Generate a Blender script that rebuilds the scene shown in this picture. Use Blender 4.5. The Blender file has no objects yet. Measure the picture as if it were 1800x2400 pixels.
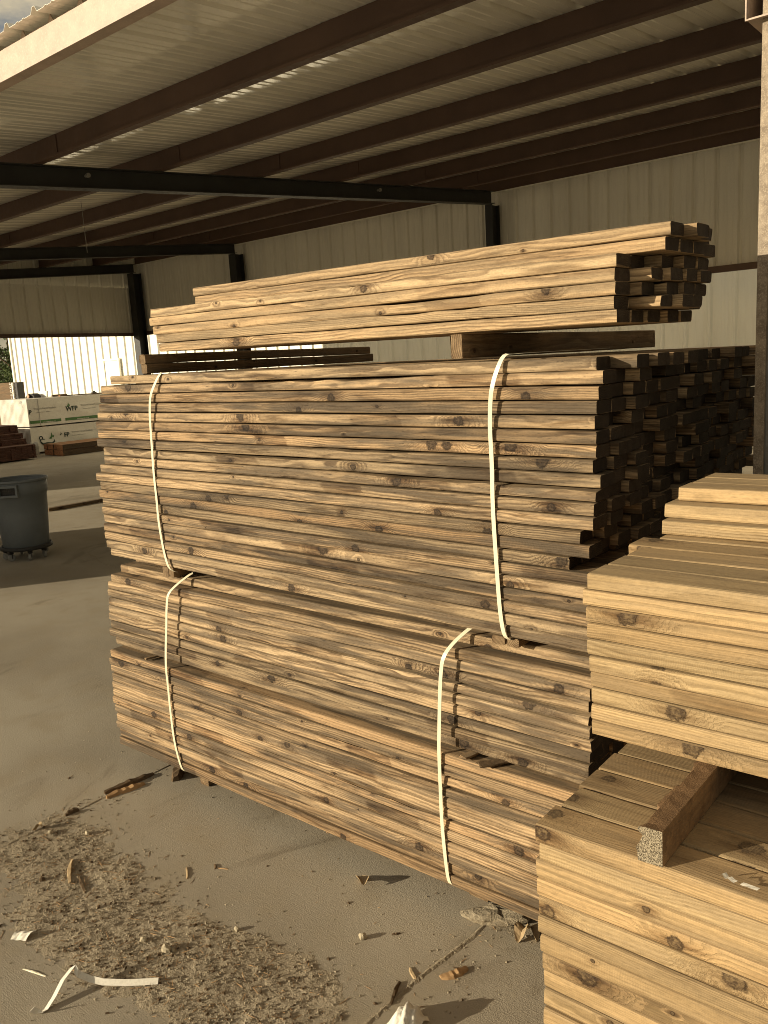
import bpy, math, random
import numpy as np
from mathutils import Vector, Matrix
S = bpy.context.scene
COL = S.collection
rad = math.radians

# ------------------------------------------------------------------ camera, world, sun, exposure
R = ((0.770718, 0.069487, -0.633376), (0.634702, -0.171242, 0.753545), (-0.056099, -0.982776, -0.176083))
cd = bpy.data.cameras.new('camera'); cam = bpy.data.objects.new('camera', cd); COL.objects.link(cam)
cam.matrix_world = Matrix(((R[0][0], -R[0][1], -R[0][2], 0), (R[1][0], -R[1][1], -R[1][2], 0), (R[2][0], -R[2][1], -R[2][2], 1.87), (0, 0, 0, 1)))
cd.sensor_fit = 'VERTICAL'; cd.sensor_height = 36; cd.lens = 29.4; cd.clip_start = 0.02; cd.clip_end = 2000
S.camera = cam
SUN_AZ, SUN_EL = 56.0, 13.5          # direction the light travels (from +X towards +Y), elevation
W = bpy.data.worlds.new('World'); S.world = W; W.use_nodes = True
nt = W.node_tree; nt.nodes.clear()
wo = nt.nodes.new('ShaderNodeOutputWorld'); bg = nt.nodes.new('ShaderNodeBackground')
sk = nt.nodes.new('ShaderNodeTexSky'); sk.sky_type = 'NISHITA'; sk.sun_disc = False
sk.sun_elevation = rad(SUN_EL); sk.sun_rotation = rad(270 - SUN_AZ - 0.0)
sk.dust_density = 2.0
tcw = nt.nodes.new('ShaderNodeTexCoord'); mpw = nt.nodes.new('ShaderNodeMapping'); mpw.inputs['Scale'].default_value = (1, 1, 2.6)
nz = nt.nodes.new('ShaderNodeTexNoise'); nz.inputs['Scale'].default_value = 5; nz.inputs['Detail'].default_value = 8; nz.inputs['Roughness'].default_value = .6
cr = nt.nodes.new('ShaderNodeValToRGB'); cr.color_ramp.elements[0].position = .40; cr.color_ramp.elements[1].position = .60
mx = nt.nodes.new('ShaderNodeMix'); mx.data_type = 'RGBA'
mx.inputs[7].default_value = (7.6, 6.4, 4.3, 1)
nt.links.new(tcw.outputs['Generated'], mpw.inputs['Vector']); nt.links.new(mpw.outputs[0], nz.inputs['Vector'])
nt.links.new(nz.outputs['Fac'], cr.inputs[0]); nt.links.new(cr.outputs[0], mx.inputs[0])
nt.links.new(sk.outputs[0], mx.inputs[6]); nt.links.new(mx.outputs[2], bg.inputs[0]); bg.inputs[1].default_value = 0.058
nt.links.new(bg.outputs[0], wo.inputs[0])
sl = bpy.data.lights.new('sun', 'SUN'); sl.energy = 5.0; sl.angle = rad(.5); sl.color = (1, .87, .65)
so = bpy.data.objects.new('sun', sl); COL.objects.link(so)
sd = Vector((math.cos(rad(SUN_AZ)) * math.cos(rad(SUN_EL)), math.sin(rad(SUN_AZ)) * math.cos(rad(SUN_EL)), -math.sin(rad(SUN_EL))))
so.rotation_euler = sd.to_track_quat('-Z', 'Y').to_euler()
S.view_settings.view_transform = 'Standard'; S.view_settings.look = 'None'; S.view_settings.exposure = 0.52; S.view_settings.gamma = 1
S.cycles.max_bounces = 8; S.cycles.diffuse_bounces = 5; S.cycles.use_denoising = True; S.cycles.filter_width = 0.95

# ------------------------------------------------------------------ helpers
rng = random.Random(7)
class G:                                   # collects vertices and faces of one mesh
    def __init__(s): s.v = []; s.f = []
    def add(s, vs, fs):
        n = len(s.v); s.v += [tuple(v) for v in vs]; s.f += [tuple(i + n for i in f) for f in fs]; return s
    def box(s, a, b, rot=None):
        (x0, y0, z0), (x1, y1, z1) = a, b
        vs = [Vector(p) for p in ((x0, y0, z0), (x1, y0, z0), (x1, y1, z0), (x0, y1, z0), (x0, y0, z1), (x1, y0, z1), (x1, y1, z1), (x0, y1, z1))]
        if rot is not None: vs = [rot @ v for v in vs]
        return s.add(vs, [(0, 3, 2, 1), (4, 5, 6, 7), (0, 1, 5, 4), (1, 2, 6, 5), (2, 3, 7, 6), (3, 0, 4, 7)])
    def prism(s, pts, axis, a, b):          # closed outline (list of 2d points) pushed from a to b along axis 0/1/2
        n = len(pts); vs = []
        for t in (a, b):
            for p in pts:
                q = list(p); q.insert(axis, t); vs.append(q)
        fs = [tuple(range(n)), tuple(range(2 * n - 1, n - 1, -1))]
        fs += [(i, i + n, (i + 1) % n + n, (i + 1) % n) for i in range(n)]
        return s.add(vs, fs)
    def lathe(s, prof, c=(0, 0, 0), n=40, axis='z'):
        vs = []
        for r, z in prof:
            for k in range(n):
                a = 2 * math.pi * k / n
                p = (r * math.cos(a), r * math.sin(a), z)
                if axis == 'x': p = (p[2], p[0], p[1])
                if axis == 'y': p = (p[0], p[2], p[1])
                vs.append((c[0] + p[0], c[1] + p[1], c[2] + p[2]))
        fs = []
        for j in range(len(prof) - 1):
            for k in range(n):
                fs.append((j * n + k, j * n + (k + 1) % n, (j + 1) * n + (k + 1) % n, (j + 1) * n + k))
        return s.add(vs, fs)
    def tube(s, pts, r, n=8):
        pts = [Vector(p) for p in pts]; vs = []
        for i, p in enumerate(pts):
            t = (pts[min(i + 1, len(pts) - 1)] - pts[max(i - 1, 0)]).normalized()
            u = t.cross(Vector((0, 0, 1)) if abs(t.z) < .9 else Vector((1, 0, 0))).normalized(); w = t.cross(u)
            rr = r[i] if isinstance(r, (list, tuple)) else r
            for k in range(n):
                a = 2 * math.pi * k / n; vs.append(p + u * rr * math.cos(a) + w * rr * math.sin(a))
        fs = [(i * n + k, i * n + (k + 1) % n, (i + 1) * n + (k + 1) % n, (i + 1) * n + k) for i in range(len(pts) - 1) for k in range(n)]
        m = len(pts) - 1
        fs += [tuple(range(n - 1, -1, -1)), tuple(m * n + k for k in range(n))]
        return s.add(vs, fs)
    def ribbon(s, pts, wdir, w, th=.0012):   # flat strap along pts, its width along wdir
        pts = [Vector(p) for p in pts]; vs = []
        for i, p in enumerate(pts):
            t = (pts[min(i + 1, len(pts) - 1)] - pts[max(i - 1, 0)]).normalized()
            d = wdir[i] if isinstance(wdir, list) else wdir
            d = Vector(d); d = (d - t * d.dot(t)).normalized(); nn = t.cross(d)
            for a, b in ((-1, -1), (1, -1), (1, 1), (-1, 1)): vs.append(p + d * a * w / 2 + nn * b * th / 2)
        fs = [(i * 4 + k, i * 4 + (k + 1) % 4, i * 4 + 4 + (k + 1) % 4, i * 4 + 4 + k) for i in range(len(pts) - 1) for k in range(4)]
        m = (len(pts) - 1) * 4
        fs += [(3, 2, 1, 0), (m, m + 1, m + 2, m + 3)]
        return s.add(vs, fs)
    def blob(s, c, rx, ry, rz, seed, amp=.25, n=9, m=6):
        r = random.Random(seed); vs = []; ph = [r.uniform(0, 6) for _ in range(6)]
        for j in range(m + 1):
            th = math.pi * j / m
            for k in range(n):
                a = 2 * math.pi * k / n
                q = 1 + amp * (math.sin(2 * a + ph[0]) * math.sin(th) * .5 + math.sin(3 * a + ph[1] + th * 2) * .3 + r.uniform(-.35, .35))
                vs.append((c[0] + rx * q * math.sin(th) * math.cos(a), c[1] + ry * q * math.sin(th) * math.sin(a), c[2] + rz * q * math.cos(th)))
        fs = [(j * n + k, (j + 1) * n + k, (j + 1) * n + (k + 1) % n, j * n + (k + 1) % n) for j in range(m) for k in range(n)]
        return s.add(vs, fs)
    def mesh(s, name):
        me = bpy.data.meshes.new(name); me.from_pydata(s.v, [], s.f); me.update(); return me
def tag(o, label=None, cat=None, group=None, kind=None):
    if label: o['label'] = label
    if cat: o['category'] = cat
    if group: o['group'] = group
    if kind: o['kind'] = kind
    return o
def obj(name, me, m, parent=None, loc=(0, 0, 0), rot=(0, 0, 0), smooth=False):
    if isinstance(me, G): me = me.mesh(name)
    o = bpy.data.objects.new(name, me); COL.objects.link(o); o.location = loc; o.rotation_euler = rot
    if m and not me.materials: me.materials.append(m)
    if smooth: me.polygons.foreach_set('use_smooth', [True] * len(me.polygons))
    if parent: o.parent = parent
    return o
def empty(name, loc=(0, 0, 0)):
    o = bpy.data.objects.new(name, None); COL.objects.link(o); o.location = loc; o.empty_display_size = .2; return o
ORD = 'first second third fourth fifth sixth seventh eighth ninth tenth eleventh twelfth thirteenth fourteenth fifteenth sixteenth seventeenth eighteenth nineteenth twentieth twenty-first twenty-second twenty-third'.split()

# ------------------------------------------------------------------ materials
class N:                                   # thin wrapper over a node tree
    def __init__(s, name):
        s.m = bpy.data.materials.new(name); s.m.use_nodes = True; s.t = s.m.node_tree; s.t.nodes.clear()
        s.out = s.t.nodes.new('ShaderNodeOutputMaterial'); s.b = s.t.nodes.new('ShaderNodeBsdfPrincipled')
        s.t.links.new(s.b.outputs[0], s.out.inputs[0])
    def n(s, typ, **kw):
        x = s.t.nodes.new('ShaderNode' + typ)
        for k, v in kw.items(): setattr(x, k, v)
        return x
    def set(s, sock, v):
        if hasattr(v, 'is_linked') or isinstance(v, bpy.types.NodeSocket): s.t.links.new(v, sock)
        elif isinstance(v, tuple) and len(v) == 3 and sock.type == 'RGBA': sock.default_value = v + (1,)
        else: sock.default_value = v
    def math(s, op, a, b=0.0, c=None, clamp=False):
        x = s.n('Math', operation=op, use_clamp=clamp); s.set(x.inputs[0], a); s.set(x.inputs[1], b)
        if c is not None: s.set(x.inputs[2], c)
        return x.outputs[0]
    def mr(s, v, a, b, c=0.0, d=1.0, smooth=False):
        x = s.n('MapRange', interpolation_type='SMOOTHSTEP' if smooth else 'LINEAR')
        for i, q in enumerate((v, a, b, c, d)): s.set(x.inputs[i], q)
        return x.outputs[0]
    def mix(s, f, a, b, mode='MIX'):
        x = s.n('Mix', data_type='RGBA', blend_type=mode); s.set(x.inputs[0], f); s.set(x.inputs[6], a); s.set(x.inputs[7], b); return x.outputs[2]
    def mixf(s, f, a, b):
        x = s.n('Mix', data_type='FLOAT'); s.set(x.inputs[0], f); s.set(x.inputs[2], a); s.set(x.inputs[3], b); return x.outputs[0]
    def comb(s, x, y, z):
        c = s.n('CombineXYZ')
        for i, q in enumerate((x, y, z)): s.set(c.inputs[i], q)
        return c.outputs[0]
    def vm(s, op, a, b):
        x = s.n('VectorMath', operation=op); s.set(x.inputs[0], a); s.set(x.inputs[1], b); return x.outputs[0]
    def noise(s, vec, scale=5.0, detail=3.0, rough=.5, dist=0.0):
        x = s.n('TexNoise'); s.set(x.inputs['Vector'], vec); x.inputs['Scale'].default_value = scale
        x.inputs['Detail'].default_value = detail; x.inputs['Roughness'].default_value = rough; x.inputs['Distortion'].default_value = dist
        return x.outputs[0]
    def fin(s, color, rough=.6, spec=.3, bump=None, dist=.001, strength=1.0, metal=0.0):
        s.set(s.b.inputs['Base Color'], color); s.set(s.b.inputs['Roughness'], rough); s.b.inputs['Specular IOR Level'].default_value = spec
        s.b.inputs['Metallic'].default_value = metal
        if bump is not None:
            x = s.n('Bump'); x.inputs['Distance'].default_value = dist; x.inputs['Strength'].default_value = strength
            s.set(x.inputs['Height'], bump); s.t.links.new(x.outputs[0], s.b.inputs['Normal'])
        return s.m

def wood(name, light, line, knotc, grey, greyamt, blotch, knots=.5, endc=(.10, .065, .035), dust=.35, saw=.1):
    k = N(name); m = k.math
    tc = k.n('TexCoord'); oi = k.n('ObjectInfo'); rnd = oi.outputs['Random']
    sepc = k.n('SeparateColor'); k.set(sepc.inputs[0], oi.outputs['Color']); tone = sepc.outputs[0]; warm = sepc.outputs[1]
    P = tc.outputs['Object']; sx = k.n('SeparateXYZ'); k.set(sx.inputs[0], P); x, y, z = sx.outputs
    sn = k.n('SeparateXYZ'); k.set(sn.inputs[0], tc.outputs['Normal'])
    nx = m('ABSOLUTE', sn.outputs[0]); nzv = m('ABSOLUTE', sn.outputs[2])
    end = k.mr(nx, .75, .9); top = k.mr(nzv, .6, .8)
    r1 = m('FRACT', m('MULTIPLY', rnd, 17.31)); r2 = m('FRACT', m('MULTIPLY', rnd, 71.93)); r3 = m('FRACT', m('MULTIPLY', rnd, 213.7))
    off = k.comb(m('MULTIPLY', rnd, 37.0), m('MULTIPLY', r1, 53.0), m('MULTIPLY', r2, 91.0))
    def sc(a, b, c): return k.vm('ADD', k.vm('MULTIPLY', P, (a, b, c)), off)
    # knots: two scattered families plus up to two placed ones (object colour), each a rod through the board
    halo = None; core = None; swirl = None; rim = None
    wob = m('MULTIPLY', m('SUBTRACT', k.noise(sc(75, 75, 75), 1, 3, .65), .5), 1.5)
    def knot(dx, cross, rk):
        nonlocal halo, core, swirl, rim
        d = m('SQRT', m('ADD', m('POWER', m('MULTIPLY', dx, .85), 2.0), m('POWER', cross, 2.0)))
        dh = m('SQRT', m('ADD', m('POWER', m('MULTIPLY', dx, .42), 2.0), m('POWER', m('MULTIPLY', cross, .8), 2.0)))
        q = m('ADD', m('DIVIDE', d, rk), wob); qh = m('ADD', m('DIVIDE', dh, rk), m('MULTIPLY', wob, .8))
        c1 = k.mr(q, 1.1, .7, 0, 1, True); h1 = k.mr(qh, 2.6, .5, 0, 1, True); s1 = m('MULTIPLY', k.mr(qh, 3.2, .4, 0, 1, True), m('MULTIPLY', rk, 1.5))
        ri = m('MULTIPLY', k.mr(q, 1.35, 1.0, 0, 1, True), k.mr(q, .6, .95, 0, 1, True))
        core = c1 if core is None else m('MAXIMUM', core, c1); halo = h1 if halo is None else m('MAXIMUM', halo, h1)
        rim = ri if rim is None else m('MAXIMUM', rim, ri); swirl = s1 if swirl is None else m('ADD', swirl, s1)
    for fi, (freq, rmin, rmax, pres) in enumerate(((1.7, .008, .016, knots), (4.3, .0025, .006, knots * .8))):
        v = k.n('TexVoronoi', voronoi_dimensions='1D', feature='F1'); v.inputs['Scale'].default_value = 1; v.inputs['Randomness'].default_value = 1
        k.set(v.inputs['W'], m('ADD', m('MULTIPLY', x, freq), m('MULTIPLY', (r1, r3)[fi], 211.0)))
        cs = k.n('SeparateColor'); k.set(cs.inputs[0], v.outputs['Color'])
        zc = m('MULTIPLY', m('SUBTRACT', cs.outputs[1], .5), .046); yc = m('MULTIPLY', m('SUBTRACT', cs.outputs[1], .5), .09)
        rk = m('ADD', m('MULTIPLY', m('LESS_THAN', cs.outputs[0], pres), m('ADD', m('MULTIPLY', cs.outputs[2], rmax - rmin), rmin)), .00001)
        knot(m('DIVIDE', v.outputs['Distance'], freq), k.mixf(top, m('SUBTRACT', z, zc), m('SUBTRACT', y, yc)), rk)
    for sock in (sepc.outputs[2], oi.outputs['Alpha']):
        fr = m('FRACT', m('MULTIPLY', sock, 7.77)); zc = m('MULTIPLY', m('SUBTRACT', fr, .45), .026)
        rk = m('ADD', m('MULTIPLY', m('GREATER_THAN', sock, .05), m('ADD', .011, m('MULTIPLY', fr, .007))), .00001)
        knot(m('SUBTRACT', x, m('SUBTRACT', sock, 2.0)), k.mixf(top, m('SUBTRACT', z, zc), m('SUBTRACT', y, zc)), rk)
    # growth rings
    warp = m('MULTIPLY', m('MULTIPLY', m('SUBTRACT', k.noise(sc(1.3, 3, 3), 1, 2, .5), .5), .050), m('ADD', .15, m('MULTIPLY', r3, r3)))
    warp2 = m('MULTIPLY', m('SUBTRACT', k.noise(sc(6, 12, 12), 1, 2), .5), .008)
    wsum = m('MULTIPLY', m('ADD', m('ADD', warp, warp2), swirl), m('SUBTRACT', 1.0, end))
    py = m('ADD', m('MULTIPLY', r2, .16), -.02); pz = m('MULTIPLY', m('SUBTRACT', r3, .5), .16)
    rr = m('ADD', m('SQRT', m('ADD', m('POWER', m('SUBTRACT', y, py), 2.0), m('POWER', m('SUBTRACT', z, pz), 2.0))), wsum)
    ph = m('FRACT', m('DIVIDE', rr, m('ADD', m('MULTIPLY', r1, .0032), .0034)))
    late = m('MULTIPLY', k.mr(ph, .25, .82, 0, 1, True), k.mr(ph, 1.0, .9, 0, 1))
    lamt = m('MULTIPLY', late, m('MULTIPLY', k.mr(k.noise(sc(2.2, 14, 14), 1, 2), .3, .7, .25, 1.0), k.mixf(top, 1.0, .45)))
    fiber = k.noise(sc(6, 330, 330), 1, 3, .65); strk = k.noise(sc(2.6, 120, 120), 1, 3, .6)
    fine = k.noise(sc(95, 230, 230), 1, 2)
    chat = m('MULTIPLY', m('SINE', m('ADD', m('MULTIPLY', x, 1250.0), m('MULTIPLY', m('SUBTRACT', k.noise(sc(9, 40, 40), 1, 2), .5), 22.0))), k.mr(k.noise(sc(3, 20, 20), 1, 1), .45, .7))
    bl = k.noise(sc(1.7, 24, 24), 1, 4, .62, .4)
    bl2 = k.noise(sc(4.2, 44, 44), 1, 3, .6, .3)
    vb = k.n('TexVoronoi', voronoi_dimensions='1D', feature='F1'); vb.inputs['Scale'].default_value = 1
    k.set(vb.inputs['W'], m('ADD', m('ADD', m('MULTIPLY', x, 2.7), m('MULTIPLY', r2, 97.0)), m('ADD', m('MULTIPLY', z, 1.2), m('MULTIPLY', bl2, .16))))
    vs = k.n('SeparateColor'); k.set(vs.inputs[0], vb.outputs['Color'])
    patch = m('MULTIPLY', k.mr(vs.outputs[0], .84, .88), k.mr(vb.outputs['Distance'], .36, .30, 0, 1, True))
    base = k.mix(m('MULTIPLY', warm, .55), light, k.mix(1.0, light, (1.08, .83, .60), 'MULTIPLY'))
    c = k.mix(lamt, base, line)
    gr = m('MULTIPLY', k.mr(bl, .42, .62, 0, 1, True), greyamt)
    c = k.mix(gr, c, k.mix(m('MULTIPLY', lamt, .6), grey, line))
    c = k.mix(m('MULTIPLY', k.mr(bl2, .52, .72, 0, 1, True), blotch), c, k.mix(1.0, c, (.45, .40, .34), 'MULTIPLY'))
    c = k.mix(m('MULTIPLY', patch, m('MULTIPLY', k.mr(bl2, .25, .6), blotch * .85)), c, k.mix(1.0, c, (.42, .36, .30), 'MULTIPLY'))
    c = k.mix(m('MULTIPLY', halo, m('MULTIPLY', k.mr(bl2, .30, .60), .9)), c, k.mix(1.0, c, (.36, .29, .23), 'MULTIPLY'))
    kn = k.noise(sc(120, 150, 150), 1, 3, .65); c = k.mix(m('MULTIPLY', core, .9), c, k.mix(k.mr(kn, .40, .62), knotc, k.mix(.55, knotc, line)))
    c = k.mix(m('MULTIPLY', rim, k.mr(kn, .3, .6, .3, .9)), c, k.mix(1.0, knotc, (.55, .5, .45), 'MULTIPLY'))
    fleck = k.mr(k.noise(sc(34, 330, 330), 1, 2, .6), .60, .74)
    v = m('ADD', m('ADD', .56, m('MULTIPLY', k.mixf(m('MULTIPLY', top, .75), fiber, .5), .78)), m('ADD', m('MULTIPLY', m('SUBTRACT', fine, .5), .40), m('MULTIPLY', chat, saw)))
    v = m('MULTIPLY', v, m('SUBTRACT', 1.0, m('MULTIPLY', fleck, blotch * .6)))
    v = m('MULTIPLY', m('ADD', v, m('MULTIPLY', m('SUBTRACT', strk, .5), k.mixf(top, .22 + blotch * .26, .15))), tone)
    dustc = k.mix(k.mr(k.noise(sc(5, 30, 30), 1, 3), .3, .7), (.28, .215, .135), (.19, .14, .085))
    c = k.mix(m('MULTIPLY', m('MULTIPLY', top, dust), k.mr(sn.outputs[2], 0, .1)), c, dustc)
    ec = k.mix(m('MULTIPLY', late, .8), endc, k.mix(1.0, endc, (.42, .38, .34), 'MULTIPLY'))
    ec = k.mix(k.mr(k.noise(sc(30, 40, 40), 1, 3), .35, .7), ec, k.mix(1.0, ec, (.6, .55, .5), 'MULTIPLY'))
    c = k.mix(end, c, ec)
    vv = k.n('CombineXYZ'); [k.set(i, v) for i in vv.inputs]
    c = k.mix(1.0, c, vv.outputs[0], 'MULTIPLY')
    h = m('ADD', m('ADD', m('MULTIPLY', late, -.35), m('MULTIPLY', fiber, .9)), m('ADD', m('MULTIPLY', chat, saw * 1.5), m('ADD', m('MULTIPLY', core, .5), m('MULTIPLY', bl2, 1.2))))
    h = m('MULTIPLY', h, k.mixf(top, 1.0, .3))
    return k.fin(c, .74, .2, h, .0016, 1.0)

M = {}
M['old'] = wood('weathered_wood', (.405, .295, .172), (.115, .075, .041), (.020, .013, .008), (.135, .100, .063), 1.0, 1.0, .13, endc=(.062, .045, .029), dust=.25, saw=.04)
M['new'] = wood('fresh_wood', (.425, .31, .165), (.26, .178, .086), (.05, .03, .016), (.26, .19, .11), .5, .5, .13, endc=(.30, .205, .11), dust=.22, saw=.03)
M['lift'] = wood('pale_wood', (.45, .33, .19), (.17, .11, .058), (.030, .018, .010), (.20, .15, .09), .7, .7, .14, endc=(.075, .054, .034), dust=.4, saw=.035)
M['dark'] = wood('dunnage_wood', (.24, .16, .085), (.12, .075, .04), (.04, .02, .01), (.15, .11, .065), .8, .7, .4, endc=(.26, .18, .10), dust=.4, saw=.06)
M['red'] = wood('red_wood', (.11, .045, .028), (.06, .025, .016), (.02, .01, .006), (.08, .04, .028), .6, .5, .3, endc=(.08, .035, .022), dust=.2)

def paint(name, col, col2, scale=3.0, rough=.5, spec=.4, streak=None, bump=.0, rvar=.11, dirt=(.3, .25, .18), dirtamt=.3, metal=0.0):
    k = N(name); tc = k.n('TexCoord'); P = tc.outputs['Object']
    v = k.vm('MULTIPLY', P, streak) if streak else P
    a = k.noise(v, scale, 5, .6); b = k.noise(v, scale * 9, 4, .65); f = k.noise(P, 220, 2)
    c = k.mix(k.mr(a, .3, .7, 0, 1, True), col, col2)
    c = k.mix(k.math('MULTIPLY', k.mr(b, .5, .75), dirtamt), c, dirt)
    g = k.mr(f, .2, .8, .9, 1.08); vv = k.comb(g, g, g); c = k.mix(1.0, c, vv, 'MULTIPLY')
    return k.fin(c, k.mr(b, .3, .7, rough - rvar, rough + rvar), spec, k.math('ADD', b, k.math('MULTIPLY', f, .2)) if bump else None, bump or .001, .6, metal)
M['sheet'] = paint('roof_sheet_paint', (.88, .85, .75), (.78, .75, .65), 1.6, .085, .6, (1, .02, 1), dirtamt=.08, rvar=.02)
M['panel'] = paint('wall_panel_paint', (.76, .73, .63), (.66, .63, .54), 1.5, .5, .4, (1, 1, .08), dirtamt=.16, dirt=(.2, .17, .12))
M['white'] = paint('white_siding_paint', (.86, .84, .74), (.80, .78, .68), .8, .45, .4, (1, 1, .12), dirtamt=.12)
M['oxide'] = paint('red_oxide_primer', (.115, .070, .050), (.09, .055, .040), 2.5, .6, .3, dirtamt=.35, dirt=(.12, .08, .055))
M['eave'] = paint('faded_primer', (.42, .31, .235), (.33, .245, .185), 9, .5, .4, dirtamt=.5, dirt=(.58, .50, .40), bump=.0006)
M['steel'] = paint('dark_steel_paint', (.030, .030, .027), (.022, .021, .019), 3, .55, .4, dirtamt=.3, dirt=(.05, .04, .03))
M['column'] = paint('grey_column_paint', (.185, .18, .165), (.145, .14, .125), 7, .55, .4, dirtamt=.75, dirt=(.15, .125, .095), bump=.0015)
M['flange'] = paint('worn_flange', (.30, .24, .17), (.16, .12, .08), 26, .6, .3, dirtamt=.9, dirt=(.46, .38, .28), bump=.002)
M['strap'] = paint('cream_strap_plastic', (.64, .59, .43), (.57, .52, .38), 6, .4, .4, dirtamt=.25, dirt=(.5, .42, .28))
M['paper'] = paint('white_paper', (.72, .68, .58), (.64, .60, .50), 12, .7, .2, dirtamt=.3)
M['wrap'] = paint('white_lumber_wrap', (.54, .51, .43), (.47, .44, .37), 2.0, .5, .4, dirtamt=.25, bump=.004)
M['ink'] = paint('dark_ink', (.02, .035, .022), (.025, .03, .02), 8, .5, .3, dirtamt=0)
M['green'] = paint('green_ink', (.05, .13, .03), (.04, .10, .025), 8, .5, .3, dirtamt=.1)
M['greyink'] = paint('grey_ink', (.30, .29, .25), (.33, .31, .27), 8, .5, .3, dirtamt=0)
M['bin'] = paint('grey_bin_plastic', (.165, .18, .185), (.135, .15, .155), 4, .5, .4, dirtamt=.3, dirt=(.16, .15, .13))
M['black'] = paint('black_plastic', (.02, .02, .02), (.03, .028, .025), 8, .6, .3, dirtamt=.2)
M['wheel'] = paint('grey_rubber', (.20, .19, .17), (.26, .25, .22), 20, .6, .3, dirtamt=.3)
M['stone'] = paint('pale_stone', (.42, .36, .25), (.34, .29, .20), 40, .85, .15, dirtamt=.5, dirt=(.22, .18, .12), bump=.002)
M['bark'] = paint('dark_bark', (.085, .058, .034), (.14, .095, .055), 60, .9, .1, dirtamt=.6, dirt=(.05, .035, .02), bump=.004)
M['splinter'] = paint('split_wood', (.40, .25, .12), (.28, .17, .08), 30, .7, .2, dirtamt=.5, dirt=(.16, .09, .04), bump=.002)
M['leaf'] = paint('dry_leaf', (.30, .215, .12), (.40, .30, .17), 50, .8, .2, dirtamt=.4, dirt=(.12, .08, .045))
M['pink'] = paint('pinkish_wood', (.55, .34, .24), (.45, .27, .18), 9, .7, .2, dirtamt=.3)
M['orangewood'] = wood('orange_wood', (.48, .24, .11), (.28, .13, .06), (.1, .04, .02), (.35, .2, .1), .4, .3, .3)

def ground_mat(name, dirt=False):
    k = N(name); m = k.math; tc = k.n('TexCoord'); P = tc.outputs['Object']
    big = k.noise(P, .55, 5, .6); mid = k.noise(P, 4.5, 6, .62); sm = k.noise(P, 60, 4, .6); gr = k.noise(P, 210, 3, .7)
    br = k.noise(k.vm('MULTIPLY', k.vm('ADD', P, k.comb(k.math('MULTIPLY', mid, .03), 0, 0)), (12, 260, 1)), 1, 3, .6)   # broom finish, lines along X
    br = m('MULTIPLY', br, k.mr(big, .35, .6, .3, 1))
    if dirt:
        c = k.mix(k.mr(mid, .35, .65, 0, 1, True), (.34, .285, .20), (.26, .215, .148))
        c = k.mix(k.mr(gr, .56, .75), c, (.40, .33, .21)); c = k.mix(k.mr(sm, .55, .75), c, (.17, .13, .078))
        h = m('ADD', m('MULTIPLY', sm, 1.0), m('MULTIPLY', gr, .6)); dist = .012
    else:
        c = k.mix(k.mr(big, .35, .65, 0, 1, True), (.345, .302, .228), (.262, .226, .168))
        c = k.mix(m('MULTIPLY', k.mr(mid, .45, .7, 0, 1, True), .55), c, (.275, .225, .15))
        c = k.mix(m('MULTIPLY', k.mr(sm, .52, .72), .35), c, (.40, .34, .235))
        c = k.mix(m('MULTIPLY', k.mr(gr, .55, .70), .65), c, (.15, .12, .08))
        c = k.mix(m('MULTIPLY', k.mr(br, .45, .7), .35), c, (.18, .145, .095))
        st = k.noise(k.vm('MULTIPLY', P, (1, .5, 1)), 1.3, 7, .7, 1.0)
        c = k.mix(m('MULTIPLY', k.mr(st, .58, .66, 0, 1, True), .45), c, (.15, .12, .08))
        h = m('ADD', m('ADD', m('MULTIPLY', sm, .35), m('MULTIPLY', gr, .65)), m('MULTIPLY', br, .40)); dist = .0035
    g = k.mr(k.noise(P, 260, 3, .75), .3, .7, .60, 1.42); c = k.mix(1.0, c, k.comb(g, g, g), 'MULTIPLY')
    return k.fin(c, .88, .18, h, dist, .8)
M['ground'] = ground_mat('yard_concrete'); M['dirt'] = ground_mat('yard_dirt', True)
def leafmat():
    k = N('foliage'); tc = k.n('TexCoord'); gi = k.n('NewGeometry')
    a = gi.outputs['Random Per Island']; c = k.mix(a, (.035, .065, .018), (.10, .13, .035))
    return k.fin(c, .6, .3)
M['foliage'] = leafmat()

# ------------------------------------------------------------------ ground
g = G(); n = 12
g.add([(-300, -200, 0), (300, -200, 0), (300, 400, 0), (-300, 400, 0)], [(0, 1, 2, 3)])
tag(obj('ground', g, M['ground']), kind='structure')
M['bounce'] = paint('bounce_paint', (.74, .70, .60), (.66, .62, .53), .7, .9, .15, dirtamt=.3, bump=.004)
g = G().add([(-80, -70, .004), (80, -70, .004), (80, .2, .004), (-80, .2, .004)], [(0, 1, 2, 3)])  # unseen pale sheet in front of the shed, added to bounce light onto the roof
tag(obj('bounce_sheet', g, M['bounce']), kind='structure')

# ------------------------------------------------------------------ the shed: one thing
SL = .083
def roof_z(y): return 3.62 + SL * y            # underside of the sheet = top of the purlins
shed = empty('lumber_shed', (-5, 7.3, 0))
tag(shed, 'open-sided steel lumber shed with ribbed roof sheets over dark brown purlins', 'shed')
def sp(name, g, m): return obj(name, g, m, shed, loc=(5, -7.3, 0))
X0, X1 = -17.3, 7.0
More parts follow.
